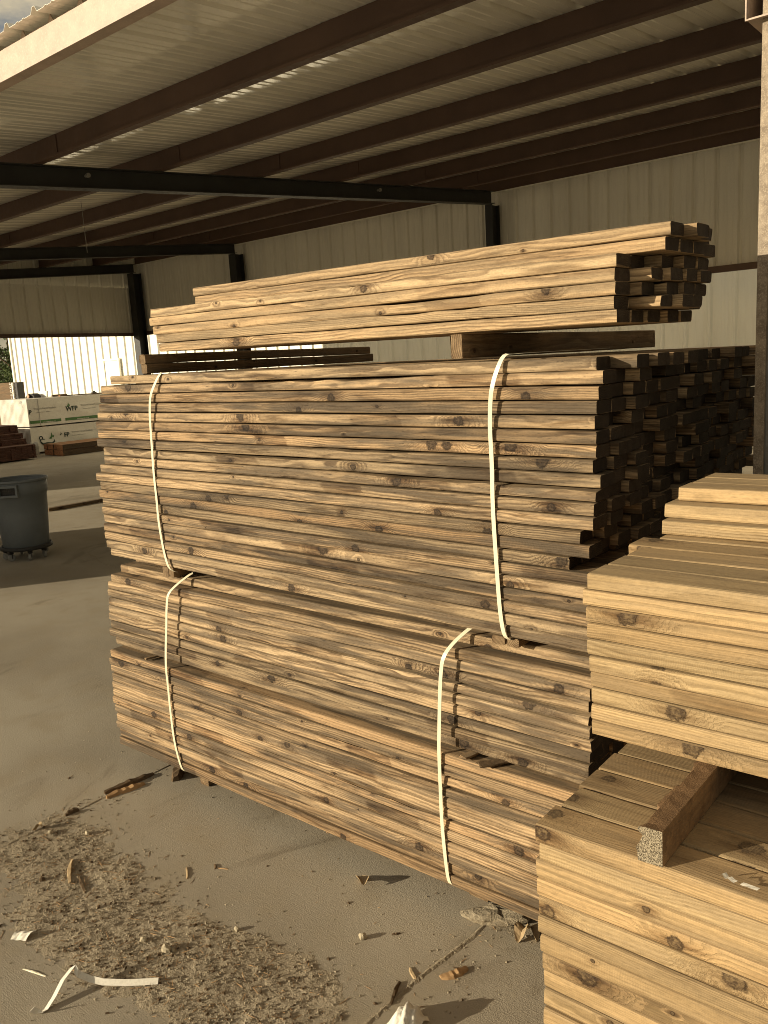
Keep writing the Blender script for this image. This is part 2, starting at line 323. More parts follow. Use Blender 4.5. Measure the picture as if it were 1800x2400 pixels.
# ribbed roof sheet: profile across X, running along the slope in Y
prof = []
x = X0; pitch = .3048
while x < X1:
    for dx, dz in ((0, 0), (.062, 0), (.070, .005), (.084, .005), (.092, 0), (.132, 0), (.140, .005), (.154, .005), (.162, 0), (.228, 0), (.250, .032), (.272, .032), (.294, 0)):
        prof.append((x + dx, dz))
    x += pitch
v = []; f = []
ys = [2.685, 4.0, 7.0, 10.0, 12.1]
for yy in ys:
    for (px, pz) in prof: v.append((px, yy, roof_z(yy) + pz + .002))
npf = len(prof)
for j in range(len(ys) - 1):
    for i in range(npf - 1): f.append((j * npf + i, j * npf + i + 1, (j + 1) * npf + i + 1, (j + 1) * npf + i))
gs = G().add(v, f)
rs = sp('roof_sheet', gs, M['sheet'])
sm = rs.modifiers.new('thickness', 'SOLIDIFY'); sm.thickness = .002; sm.offset = 1
# purlins (Z sections) along X
def zsec(y, h, zt, fl=.065, t=.004):           # web at y, bottom flange towards -Y, top flange towards +Y
    zb = zt - h
    return [(y, zt), (y, zb + t), (y - fl, zb + t), (y - fl, zb + .018), (y - fl - t, zb + .018), (y - fl - t, zb), (y + t, zb), (y + t, zt - t), (y + fl, zt - t), (y + fl, zt)]
for py in (4.20, 5.51, 6.87, 8.20, 9.57, 10.85):
    gp = G().prism(zsec(py, .2, roof_z(py) - .001), 0, X0 + .1, X1)
    for cx in (-7.33, -13.43):                 # lapped joint over each rafter: a second, slightly proud sleeve
        gp.box((cx - .45, py - .010, roof_z(py) - .195), (cx + .35, py - .002, roof_z(py) - .012))
    sp('purlin', gp, M['oxide'])
# eave strut facing the yard, notched closure strip on top
ey = 2.77; et = roof_z(ey) - .028
ge = G().prism([(ey, et - .005), (ey, et - .172), (ey + .075, et - .172), (ey + .075, et - .150), (ey + .071, et - .150), (ey + .071, et - .168), (ey + .004, et - .168), (ey + .004, et - .005)], 0, X0, X1)
ge.prism([(ey - .012, et - .176), (ey - .012, et - .150), (ey - .004, et - .150), (ey - .001, et - .1725), (ey + .06, et - .1725), (ey + .06, et - .176)], 0, X0, X1)
sp('eave_strut', ge, M['eave'])
gc = G(); x = X0
r = random.Random(3)
while x < X1 - .3:
    gc.prism([(x + .004, et - .008), (x + .300, et - .008), (x + .300, et + .002), (x + .2865, et + .003), (x + .258, et + .046), (x + .245, et + .03), (x + .226, et + .003), (x + .16, et + .004), (x + .14, et + .009), (x + .09, et + .004), (x + .06, et + .008), (x + .004, et + .002)], 1, ey + .012, ey + .020)
    x += pitch
sp('closure_strip', gc, M['eave'])
# rafters along the slope
def rafter(xc, y0, y1, name='rafter', h=.19, m=M['steel']):
    g = G(); za, zb = roof_z(y0) - .2, roof_z(y1) - .2
    w = .075
    def sl(x0, x1, dz0, dz1):
        vs = [(x0, y0, za + dz0), (x1, y0, za + dz0), (x1, y1, zb + dz0), (x0, y1, zb + dz0), (x0, y0, za + dz1), (x1, y0, za + dz1), (x1, y1, zb + dz1), (x0, y1, zb + dz1)]
        g.add(vs, [(0, 3, 2, 1), (4, 5, 6, 7), (0, 1, 5, 4), (1, 2, 6, 5), (2, 3, 7, 6), (3, 0, 4, 7)])
    sl(xc - w, xc + w, -.012, -.003); sl(xc - w, xc + w, -h, -h + .009); sl(xc - .005, xc + .005, -h + .009, -.012)
    return sp(name, g, m)
for xc in (-7.33, -13.43, -16.95): rafter(xc, 2.86, 11.75)
rafter(-.70, 2.9, 11.75)
def post(xc, yc, ztop, w=.10, d=.20, m=M['steel']):
    g = G(); g.box((xc - w / 2, yc, .012), (xc + w / 2, yc + .01, ztop)); g.box((xc - w / 2, yc + d - .01, .012), (xc + w / 2, yc + d, ztop))
    g.box((xc - .005, yc + .01, .012), (xc + .005, yc + d - .01, ztop)); g.box((xc - .13, yc - .05, 0), (xc + .13, yc + d + .05, .012))
    return sp('post', g, m)
post(-7.30, 11.62, roof_z(11.6) - .4, .13, .22); post(-13.38, 11.62, roof_z(11.6) - .4, .2, .22); post(-16.92, 11.62, roof_z(11.6) - .4, .22, .22)
post(-16.95, 2.9, roof_z(2.9) - .4); post(6.0, 2.9, roof_z(2.9) - .4)
post(5.9, 11.62, roof_z(11.6) - .4)
# hung wall panels, ribs vertical
def siding(name, a, b, z0, z1, m, parent=None, rib=.3048, h=.03, flip=1, shift=0.0, loc=(0, 0, 0)):
    a = Vector(a + (0,)); b = Vector(b + (0,)); L = (b - a).length; u = (b - a) / L; nrm = Vector((u.y, -u.x, 0)) * flip
    pts = []; x = 0
    while x < L:
        for dx, dn in ((0, 0), (.075, 0), (.082, .004), (.095, .004), (.102, 0), (.160, 0), (.167, .004), (.18, .004), (.187, 0), (.228, 0), (.250, h), (.272, h), (.294, 0)):
            if x + dx * rib / .3048 <= L: pts.append((x + dx * rib / .3048, dn))
        x += rib
    pts.append((L, 0))
    v = []; f = []
    for zz in (z0, z1):
        for d, dn in pts: v.append(a + u * d + nrm * dn + Vector((0, 0, zz)))
    k = len(pts)
    for i in range(k - 1): f.append((i, i + 1, k + i + 1, k + i))
    o = obj(name, G().add(v, f), m, parent, loc=loc)
    q = o.modifiers.new('thickness', 'SOLIDIFY'); q.thickness = .0015; q.offset = 0
    return o
sh = (5, -7.3, 0)
siding('back_wall_panel', (-17.3, 11.93), (7, 11.93), 2.88, roof_z(11.93) - .01, M['panel'], shed, loc=sh, flip=-1)
siding('end_wall_panel', (-17.12, 2.8), (-17.12, 11.94), 2.86, 3.88, M['panel'], shed, loc=sh, flip=-1)
siding('end_wall_panel', (-17.16, 2.8), (-17.16, 11.94), 3.84, 4.6, M['sheet'], shed, loc=sh)
g = G(); g.box((-17.06, 11.83, 2.80), (7, 11.90, 2.885)); g.box((-17.0, 11.84, 4.40), (7, 11.915, roof_z(11.85) - .045))
sp('wall_girt', g, M['oxide'])
g = G(); g.box((-17.10, 2.9, 2.79), (-17.02, 11.82, 2.865)); sp('wall_girt', g, M['oxide'])
g = G(); g.box((-17.0, 11.80, roof_z(11.8) - .225), (7, 11.835, roof_z(11.8) - .21)); sp('wall_flashing', g, M['panel'])
# hanging wire and its bolts on the rafters
g = G().tube([(-8.6, 5.38, 3.79), (-8.62, 5.4, 3.25)], .0035, 6)
sp('hanging_wire', g, M['wheel'])
for (bx, by) in ((-7.25, 4.63), (-7.25, 8.9)):
    g = G().lathe([(.0, .03), (.02, .03), (.02, 0), (.012, -.0), (.012, -.03)], (bx, by, roof_z(by) - .28), 10, 'x'); sp('bolt', g, M['wheel'])
# near column at the right with its worn flange and the stub of a channel
col = sp('near_column', G().box((-.765, 2.775, .012), (-.50, 2.98, 3.62)).box((-.86, 2.70, 0), (-.42, 3.05, .012)), M['column'])
fl = obj('column_flange', G().box((-.787, 2.762, .012), (-.757, 2.774, 3.62)).box((-.787, 2.774, .012), (-.768, 2.99, 3.62)), M['flange'], col)
ch = G(); zc0 = 2.785
ch.prism([(-.825, zc0 + .20), (-.825, zc0), (-.66, zc0), (-.66, zc0 + .02), (-.664, zc0 + .02), (-.664, zc0 + .004), (-.821, zc0 + .004), (-.821, zc0 + .20)], 1, 2.74, 4.4)
ch.prism([(-.828, zc0 + .20), (-.828, zc0 - .003), (-.66, zc0 - .003), (-.66, zc0 + .001), (-.824, zc0 + .001), (-.824, zc0 + .20)], 1, 2.734, 2.742)
sp('channel_arm', ch, M['eave'])

# ------------------------------------------------------------------ the far side: warehouse, trees
wh = empty('warehouse', (-12, 15.6, 0)); tag(wh, 'long white ribbed metal warehouse with a plain white door, beyond the shed', 'building')
so_ = (12, -15.6, 0)
siding('wall', (-30.66, 15.6), (8, 15.6), 0, 5.2, M['white'], wh, rib=.432, h=.045, flip=1, loc=so_)
siding('wall', (-30.62, 15.62), (-30.62, 30), 0, 5.2, M['white'], wh, rib=.432, h=.045, flip=-1, loc=so_)
obj('corner_trim', G().box((-30.70, 15.54, 0), (-30.60, 15.64, 5.2)), M['white'], wh, loc=so_)
obj('roof', G().add([(-30.9, 15.3, 5.2), (8.2, 15.3, 5.2), (8.2, 30.2, 6.6), (-30.9, 30.2, 6.6), (-30.9, 15.3, 5.35), (8.2, 15.3, 5.35), (8.2, 30.2, 6.75), (-30.9, 30.2, 6.75)], [(0, 3, 2, 1), (4, 5, 6, 7), (0, 1, 5, 4), (1, 2, 6, 5), (2, 3, 7, 6), (3, 0, 4, 7)]), M['sheet'], wh, loc=so_)
g = G(); g.box((-24.60, 15.50, .42), (-24.54, 15.565, 2.47)).box((-23.74, 15.50, .42), (-23.68, 15.565, 2.47)).box((-24.54, 15.50, 2.41), (-23.74, 15.565, 2.47))
dr = obj('door', G().box((-24.54, 15.53, .42), (-23.74, 15.56, 2.41)), M['white'], wh, loc=so_)
obj('door_frame', g, M['white'], dr)
obj('handle', G().tube([(-24.48, 15.49, 1.42), (-24.36, 15.49, 1.42)], .012, 8).tube([(-24.48, 15.53, 1.42), (-24.48, 15.49, 1.42)], .012, 8), M['steel'], dr)

def tree(x, y, h, seed, label):
    r = random.Random(seed); t = empty('tree', (x, y, 0)); tag(t, label, 'tree')
    g = G(); g.tube([(0, 0, 0), (.05, .03, h * .25), (-.05, 0, h * .5), (.05, .05, h * .8)], [.16, .13, .09, .03], 8)
    limbs = []
    for i in range(14):
        a = r.uniform(0, 6.28); z0 = h * r.uniform(.12, .6); l = h * r.uniform(.22, .42)
        p1 = (math.cos(a) * l, math.sin(a) * l, z0 + l * r.uniform(.2, .8)); limbs.append(p1)
        g.tube([(0, 0, z0), (p1[0] * .5, p1[1] * .5, (z0 + p1[2]) / 2 + .1), p1], [.06, .04, .015], 6)
    obj('trunk', g, M['bark'], t)
    g = G()
    for i in range(85):
        b = limbs[i % len(limbs)] if i < 60 else (r.gauss(0, h * .12), r.gauss(0, h * .12), h * r.uniform(.3, .9))
        cx, cy, cz = b[0] + r.gauss(0, .4), b[1] + r.gauss(0, .4), min(h, b[2] + r.gauss(0, .35)); rr = r.uniform(.22, .5)
        for j in range(75):
            d = Vector((r.gauss(0, 1), r.gauss(0, 1), r.gauss(0, .8))).normalized() * rr * r.uniform(.3, 1) ** .6
            u = Vector((r.gauss(0, 1), r.gauss(0, 1), r.gauss(0, 1))).normalized(); w = u.orthogonal().normalized(); s = r.uniform(.06, .11)
            c = Vector((cx, cy, cz)) + d
            if c.z < .1: continue
            g.add([c - u * s, c + w * s * .5, c + u * s, c - w * s * .5], [(0, 1, 2, 3)])
    obj('crown', g, M['foliage'], t)
tree(-57.5, 29, 6.6, 5, 'dark leafy tree at the left edge, partly against pale sky, left of the white warehouse')
tree(-64.0, 33.0, 5.6, 9, 'lighter low tree behind the dark leafy tree by the white warehouse')
tree(-53.5, 27.6, 2.6, 15, 'low round shrub-like tree at the foot of the white warehouse corner')

# ------------------------------------------------------------------ things standing far off in the yard
def packmesh(x0, x1, y0, y1, z0, z1, row, colw, axis, seed):   # one weathered far pack drawn as its courses of boards
    g = G(); r = random.Random(seed); z = z0
    while z < z1 - .01:
        if axis == 0:
            q = y0
            while q < y1 - .01:
                a, b = x0 + r.uniform(-.02, .02), x1 + r.uniform(-.02, .02); g.box((a, q + .001, z + .001), (b, min(q + colw, y1) - .001, min(z + row, z1) - .001)); q += colw
        else:
            q = x0
            while q < x1 - .01:
                a, b = y0 + r.uniform(-.02, .02), y1 + r.uniform(-.02, .02); g.box((q + .001, a, z + .001), (min(q + colw, x1) - .001, b, min(z + row, z1) - .001)); q += colw
        z += row
    return g
# wrapped packs, their long side facing +X
FONTS = []
def text(body, size, loc, m, parent, name, bold=0.0, rot=(rad(90), 0, rad(90)), sx=1.0):
    c = bpy.data.curves.new('lettering', 'FONT'); c.body = body; c.size = size; c.extrude = .0015; c.offset = bold; c.resolution_u = 3
    o = bpy.data.objects.new('lettering', c); COL.objects.link(o); bpy.context.view_layer.update()
    me = bpy.data.meshes.new_from_object(o.evaluated_get(bpy.context.evaluated_depsgraph_get())); bpy.data.objects.remove(o)
    me.materials.clear()
    q = obj(name, me, m, parent, loc=loc, rot=rot); q.scale = (sx, 1, 1); return q
def wrapped(z0, z1, label, up):
    t = empty('wrapped_lumber_pack', (-21.75, 13, z0)); tag(t, label, 'lumber pack', 'white wrapped lumber packs')
    lx = 21.75; ly = -13
    # wrap: a box with soft corners and slack folds
    v = []; f = []; nx, ny, nz_ = 10, 30, 8
    r = random.Random(11 if up else 12)
    bm = G()
    def face(fn, a, b):
        vs = []; 
        for i in range(a + 1):
            for j in range(b + 1): vs.append(fn(i / a, j / b))
        bm.add(vs, [(i * (b + 1) + j, (i + 1) * (b + 1) + j, (i + 1) * (b + 1) + j + 1, i * (b + 1) + j + 1) for i in range(a) for j in range(b)])
    def wob(u, v, s): return .012 * math.sin(u * 9 + s) * math.sin(v * 7 + s * 2) + .008 * math.sin(u * 23 + v * 11 + s)
    xa, xb, ya, yb = -22.5, -21.0, 10.9, 15.1
    edge = lambda u, v: min(1, 8 * min(u, 1 - u)) * min(1, 8 * min(v, 1 - v))
    face(lambda u, v: (xb + wob(u, v, 1) * .5 * edge(u, v) - .0, ya + (yb - ya) * u, z0 + (z1 - z0) * v), 40, 10)
    face(lambda u, v: (xb - (xb - xa) * u, ya + wob(u * 1.4, v, 4) * 1.8 * edge(u, v), z0 + (z1 - z0) * v), 30, 14)
    face(lambda u, v: (xa + (xb - xa) * u, ya + (yb - ya) * v, z1 + wob(u, v, 2) * .6 * edge(u, v)), 12, 30)
    face(lambda u, v: (xa, yb - (yb - ya) * u, z0 + (z1 - z0) * v), 2, 2)
    face(lambda u, v: (xa + (xb - xa) * u, yb, z0 + (z1 - z0) * v), 2, 2)
    face(lambda u, v: (xa + (xb - xa) * u, yb - (yb - ya) * v, z0), 2, 2)
    w = obj('plastic_wrap', bm, M['wrap'], t, loc=(lx, ly, -z0), smooth=True)
    e = -21.0 + .008
    def P(y, z): return (e + lx, y + ly, z - z0)
    leaf = lambda y, z, s: G().add([(0, s * a, s * b) for a, b in ((-.5, 0), (-.15, .35), (.05, 1), (.2, .4), (.5, .55), (.3, .1), (.1, .25), (-.1, -.1))], [tuple(range(8))])
    if up:
        text('WFP', .17, P(11.97, 1.062), M['ink'], t, 'logo_lettering', .006, sx=1.0)
        obj('leaf_emblem', leaf(0, 0, .12), M['green'], t, loc=P(12.05, 1.17))
        text('WFP', .17, P(10.55 + .36, 1.06 + .005), M['ink'], t, 'logo_lettering', .006, sx=.001) if False else None
        text('P', .15, P(10.925, 1.055), M['ink'], t, 'logo_lettering', .005)
        for (y, z) in ((11.07, 1.165), (12.42, 1.165)):
            text('Western Forest Products', .066, P(y, z), M['greyink'], t, 'company_name', .0005, sx=.92)
            text('Defining a higher standard', .034, P(y + .05, z - .085), M['greyink'], t, 'slogan', 0, sx=1.1)
        for (a, b) in ((10.93, 11.80), (11.92, 12.9), (13.02, 14.0), (14.1, 15.0)):
            o = obj('green_band', G().box((-.001, 0, 0), (.002, b - a, .075)), M['green'], t, loc=P(a, .805))
            text('www.westernforest.com', .036, P(a + .3, .818) if False else (P(a + .34, .815)[0] + .004, a + .34 + ly, .815 - z0), M['wrap'], t, 'web_lettering', .001)
        for y in (11.2,): obj('wrap_tie', G().box((0, 0, 0), (.004, .012, z1 - z0 - .02)), M['greyink'], t, loc=P(y, z0 + .01))
        obj('torn_edge', G().add([(0, 0, 0), (.07, -.006, .05), (.13, -.01, .06), (.19, -.006, .01), (.15, -.008, -.11), (.13, -.004, -.02), (.06, -.006, -.01)], [tuple(range(7))]), M['greyink'], t, loc=(-.12 + .5, -13 + 10.885 - 0 + 0, z1 - z0 - .10))
    else:
        text('FP', .155, P(11.83, .385), M['ink'], t, 'logo_lettering', .005)
        obj('leaf_emblem', leaf(0, 0, .09), M['ink'], t, loc=P(11.74, .44))
        obj('leaf_emblem', leaf(0, 0, .16), M['green'], t, loc=P(11.47, .38))
        text('Western Forest Products', .066, P(12.06, .47), M['greyink'], t, 'company_name', .0005, sx=.92)
        text('Defining a higher standard', .034, P(12.06, .39), M['greyink'], t, 'slogan', 0, sx=1.1)
        g = G(); a = [(.005, 11.17 + .045 * math.cos(q), .415 + .045 * math.sin(q)) for q in [2 * math.pi * i / 16 for i in range(17)]]
        g.tube(a, .013, 6); g.tube([(.005, 11.15, .37), (.005, 11.16, .30), (.005, 11.22, .255), (.005, 11.34, .262), (.005, 11.47, .25), (.005, 11.54, .30), (.005, 11.55, .345)], [.014, .02, .03, .036, .03, .02, .006], 6)
        g.tube([(.005, 11.20, .38), (.005, 11.27, .375)], .008, 6)
        obj('hooked_mark', g, M['ink'], t, loc=(-21.0 + lx, ly, -z0))
        g = G(); r = random.Random(8); vs = []
        for i in range(9):
            for j in range(7): vs.append((-21.0 + .02 + .32 * i / 8 * (1 if j else .6), 10.86 - .05 * math.sin(i * 1.3) + .02 * math.sin(j * 2 + i), .32 - .30 * (j / 6) + .05 * math.sin(i * .9) + r.uniform(-.015, .015)))
        g.add(vs, [(i * 7 + j, (i + 1) * 7 + j, (i + 1) * 7 + j + 1, i * 7 + j + 1) for i in range(8) for j in range(6)])
        obj('loose_flap', g, M['wrap'], t, loc=(lx, ly, -z0), smooth=True)
    return t
wrapped(.06, .70, 'lower of the two white wrapped lumber packs, with FP lettering and a loose flap', False)
wrapped(.735, 1.445, 'upper of the two white wrapped lumber packs, with WFP lettering over green bands', True)
for y in (11.3, 13.0, 14.6):
    for z0_, nm in ((0, 'ground'), (.70, 'mid')):
        o = obj('spacer_block', G().box((-.74, -.04, 0), (.74, .04, .058 if z0_ == 0 else .032)), M['dark'], loc=(-21.75, y, z0_))
        tag(o, ('spacer batten on the ground under the lower white wrapped pack, %s end' if z0_ == 0 else 'spacer batten between the two white wrapped packs, %s end') % {11.3: 'nearest', 13.0: 'middle', 14.6: 'farthest'}[y], 'batten', 'battens of the wrapped packs')
# flat brown pack of planks in front of them
for i in range(2):
    g = packmesh(-.47, .47, -1.6, 1.6, 0, .135, .135, .157, 1, 20 + i)
    o = obj('plank_layer', g, M['orangewood'], loc=(-20.05, 12.55 + .02 * i, .012 + i * .142)); o.color = (.8, .4, 0, 0)
    tag(o, ('lower', 'upper')[i] + ' layer of brown planks lying before the white wrapped packs', 'plank layer', 'brown plank layers')
# dark red stack: stepped tiers
for i, (xr, z0_, z1_) in enumerate(((-19.75, .04, .37), (-20.20, .37, .51), (-20.35, .51, .636), (-20.62, .636, .83))):
    g = packmesh(-23.2 - xr, 0, 0, 1.05, 0, z1_ - z0_, .045, .14, 0, 30 + i)
    o = obj('red_lumber_tier', g, M['red'], loc=(xr, 9.28 + .02 * i, z0_)); o.color = (1, .3, 0, 0)
    tag(o, ('bottom', 'second', 'third', 'topmost')[i] + ' tier of the dark red lumber stack, stepped back at its right end', 'lumber tier', 'tiers of the dark red stack')
# brown stack with the white hooked upright
g = packmesh(-2.6, 0, 0, .34, 0, 1.88, .14, .17, 0, 41)
o = obj('lumber_stack', g, M['dark'], loc=(-25.95, 13.12, .02)); o.color = (.8, .4, 0, 0); tag(o, 'tall brown lumber stack behind the wrapped packs, beside the hooked upright', 'lumber stack')
rk = empty('rack_upright', (-25.75, 13.0, 0)); tag(rk, 'dark rack upright with a white rail and curled white hooks, left of the warehouse', 'rack')
obj('column', G().box((.10, .0, 0), (.25, .2, 1.9)), M['steel'], rk)
obj('white_rail', G().box((-.03, -.03, 0), (.03, .02, 1.87)), M['white'], rk)
for z in (1.86, 1.745, 1.63, 1.515, 1.395, 1.275):
    for s in (-1, 1):
        obj('hook', G().tube([(s * .03, -.04, z - .03), (s * .09, -.05, z - .03), (s * .11, -.05, z), (s * .08, -.05, z + .03), (s * .05, -.05, z + .02)], .012, 6), M['white'], rk)
# odds and ends seen above the wrapped packs
g = G()
for i in range(13):
    a = math.pi * i / 12; g.add([], [])
arc = [(.32 * math.cos(math.pi * i / 12), .165 * math.sin(math.pi * i / 12)) for i in range(13)]
inn = [(.25 * math.cos(math.pi * i / 12), .115 * math.sin(math.pi * i / 12)) for i in range(12, -1, -1)]
g = G().prism(arc + inn, 1, 0, .5)
hd = obj('curved_hood', g, M['black'], loc=(-22.02 - 0.0, 11.55, 1.452)); tag(hd, 'dark curved hood lying on the upper white wrapped pack', 'hood')
hd.scale = (.72, .4, .72)
o = obj('round_offcut', G().lathe([(.0, -.012), (.055, -.012), (.058, 0), (.055, .012), (0, .012)], (0, 0, 0), 20, 'y'), M['pink'], loc=(-22.06, 11.52, 1.506)); tag(o, 'small pinkish round offcut in front of the dark curved hood', 'offcut')
o = obj('grey_panel', G().box((-.30, -.01, 0), (.30, .01, .165)).box((-.30, .01, 0), (-.27, .03, .165)).box((.27, .01, 0), (.30, .03, .165)), M['panel'], loc=(-21.98, 11.85, 1.452), rot=(rad(-8), 0, 0)); tag(o, 'grey upright panel behind the dark curved hood on the wrapped pack', 'panel')
o = obj('long_offcut', G().box((-.05, -.75, 0), (.05, .75, .025)), M['orangewood'], loc=(-21.25, 12.75, 1.452), rot=(0, 0, rad(-4))); tag(o, 'thin orange-brown board lying along the top of the wrapped pack', 'board')
o = obj('dark_clamp', G().box((-.04, -.06, 0), (.04, .06, .03)).box((-.015, -.03, .03), (.015, .03, .06)), M['black'], loc=(-21.30, 13.05, 1.478)); tag(o, 'small dark block on the thin orange-brown board atop the wrapped pack', 'block')
o = obj('dark_offcut', G().prism([(-.03, 0), (.03, 0), (.02, .05), (-.02, .055)], 1, -.22, .22), M['bark'], loc=(-21.5, 12.12, 1.452)); tag(o, 'short dark offcut on the wrapped pack, right of the grey panel', 'offcut')

# lumber stacks outside the left edge of the photo; their shadows lie across the yard
def offstack(s, p0, p1, h, dep, seed, label):
    az = rad(SUN_AZ); d = (math.cos(az), math.sin(az)); nrm = (-math.sin(az), math.cos(az)); pm = (p0 + p1) / 2
    g = packmesh(-dep / 2, dep / 2, -(p1 - p0) / 2, (p1 - p0) / 2, 0, h, .2, .28, 0, seed)
    o = obj('stacked_lumber', g, M['dark'], loc=(s * d[0] + pm * nrm[0], s * d[1] + pm * nrm[1], .0), rot=(0, 0, az)); o.color = (1, .3, 0, 0)
    tag(o, label, 'lumber stack')
offstack(-5.6, 8.27, 11.1, 2.5, 2.2, 51, 'big brown lumber stack beside the shed whose shadow falls over the grey bin')
offstack(-10.5, 15.5, 23.0, 3.1, 2.4, 52, 'long brown lumber stack beside the shed shading the dark red stack')

# grey round bin on a dolly
bn = empty('trash_bin', (-8.74, 4.33, 0)); tag(bn, 'grey round plastic trash bin with side handles on a black wheeled dolly', 'bin')
obj('bin_body', G().lathe([(0, .135), (.225, .135), (.235, .145), (.262, .50), (.272, .70), (.284, .71), (.290, .845), (.285, .848), (.275, .845), (.262, .70), (.25, .5), (.222, .16), (0, .16)], n=56), M['bin'], bn, smooth=True)
obj('rim', G().lathe([(.288, .838), (.300, .842), (.304, .855), (.298, .866), (.286, .866), (.280, .850)], n=56), M['bin'], bn, smooth=True)
for a in (-48, 132):
    hb = G(); Rz = Matrix.Rotation(rad(a), 3, 'Z')
    for (y0, y1, z0, z1) in ((-.10, .10, .80, .825), (-.10, .10, .70, .722), (-.10, -.08, .722, .80), (.08, .10, .722, .80)): hb.box((.272, y0, z0), (.318, y1, z1), Rz)
    h = obj('handle', hb, M['bin'], bn); obj('handle_recess', G().box((.272, -.08, .722), (.291, .08, .80), Rz), M['black'], h)
dl = obj('dolly', G().lathe([(0, .105), (.24, .105), (.268, .112), (.270, .128), (.258, .150), (.252, .150), (.250, .133), (0, .133)], n=48), M['black'], bn, smooth=True)
for a in (-75, -20, 25, 97, 169, 241):
    ca, sa = math.cos(rad(a)), math.sin(rad(a)); cx, cy = .215 * ca, .215 * sa
    w = obj('caster', G().lathe([(.0, -.014), (.030, -.014), (.0375, -.010), (.0375, .010), (.030, .014), (0, .014)], (0, 0, 0), 18, 'x'), M['wheel'], dl, loc=(cx, cy, .0375), rot=(0, 0, rad(a + 60)), smooth=False)
    bk = obj('caster_fork', G().box((cx - .02, cy - .004, .03), (cx - .012, cy + .004, .106)).box((cx + .012, cy - .004, .03), (cx + .02, cy + .004, .106)).box((cx - .02, cy - .018, .078), (cx + .02, cy + .018, .106)), M['black'], dl)

# ------------------------------------------------------------------ boards
def board_mesh(L, Wd, T, seed, rag=0.0, wane=0.0, n=None, bow=.0015):
    r = random.Random(seed); n = n or max(8, int(L / .09)); c = min(.0045 + r.uniform(0, .0025), T * .3); prof = []
    for (cy, cz, a0) in ((-1, -1, 180), (1, -1, 270), (1, 1, 0), (-1, 1, 90)):
        for k in range(3):
            a = rad(a0 + 45 * k); prof.append((cy * (Wd / 2 - c) + c * math.cos(a), cz * (T / 2 - c) + c * math.sin(a)))
    m = len(prof); v = []; f = []
    p1, p2, p3, p4 = (r.uniform(0, 6.3) for _ in range(4)); b1, b2 = r.uniform(-bow, bow), r.uniform(-bow, bow)
    sk1, sk2 = r.uniform(-.05, .05), r.uniform(-.05, .05)
    w0 = r.uniform(-.5, .3) * L; w1 = w0 + r.uniform(.15, .6) * L
    for i in range(n + 1):
        t = i / n; x = (t - .5) * L
        oz = b1 * math.sin(math.pi * t) + .0006 * math.sin(t * 11 + p1) + .0004 * math.sin(t * 29 + p2)
        oy = b2 * 1.5 * math.sin(math.pi * t) + .0010 * math.sin(t * 9 + p3) + .0006 * math.sin(t * 31 + p4)
        for j, (py, pz) in enumerate(prof):
            xx = x
            if i in (0, n):
                xx += py * (sk1 if i == 0 else sk2) * .5 + pz * (sk2 if i == 0 else sk1) * .6
                if rag: xx += r.uniform(-rag, rag)
            qy, qz = py, pz
            if wane and w0 < x < w1 and j in (9, 10, 11, 0):
                e = min(1, (x - w0) / .15, (w1 - x) / .15); d = wane * e * (1 + .5 * math.sin(x * 40 + p1) + r.uniform(-.3, .3))
                if j >= 9: qz -= d * (1, .75, .4)[j - 9]; qy += d * (.1, .5, .5)[j - 9]
            v.append((xx, qy + oy, qz + oz))
    for i in range(n):
        for j in range(m): f.append((i * m + j, i * m + (j + 1) % m, (i + 1) * m + (j + 1) % m, (i + 1) * m + j))
    f = [tuple(reversed(q)) for q in f]
    f += [tuple(range(m)), tuple(n * m + k for k in range(m - 1, -1, -1))]
    return G().add(v, f)
SEED = [100]
KU = {2: (-1.217, -1.975), 3: (-2.141,), 4: (-2.454, -1.454), 5: (-2.423,), 12: (-2.683,), 14: (-2.995, -1.116), 16: (-2.071, -1.289), 15: (-1.908,), 13: (-1.795,), 1: (-3.177,), 6: (-1.563, -1.275), 11: (-1.545,), 9: (-1.711,), 18: (-1.378,), 20: (-2.249,), 19: (-3.172,), 7: (-1.171,)}
KL = {5: (-2.696,), 13: (-2.883,), 14: (-2.482,), 17: (-2.959,), 4: (-2.725, -1.249), 16: (-3.221, -1.276), 20: (-2.603, -2.824), 8: (-2.412,), 2: (-1.142,), 7: (-1.541,), 9: (-1.498, -1.276), 12: (-1.321, -2.6), 3: (-1.716,), 11: (-3.436,), 19: (-1.677,)}
def board(name, xl, xr, y0, zl, zr, Wd, T, m, label, cat, group, tone=None, warm=None, rag=0.0, wane=0.0, yaw=0.0, bow=.0015, kx=()):
    """xl,xr ends; y0 front edge; zl,zr underside at the two ends"""
    SEED[0] += 1; r = random.Random(SEED[0]); L = xr - xl
    o = obj(name, board_mesh(L, Wd, T, SEED[0], rag, wane, bow=bow), m, loc=((xl + xr) / 2, y0 + Wd / 2, (zl + zr) / 2 + T / 2), rot=(0, -math.atan2(zr - zl, L), yaw))
    o.color = (tone if tone is not None else r.uniform(.62, 1.12), warm if warm is not None else r.random() ** 2, *[(kx[q] - (xl + xr) / 2 + 2 if q < len(kx) else 0) for q in (0, 1)])
    return tag(o, label, cat, group)
WB, FB = 'weathered_board', 'fresh_board'
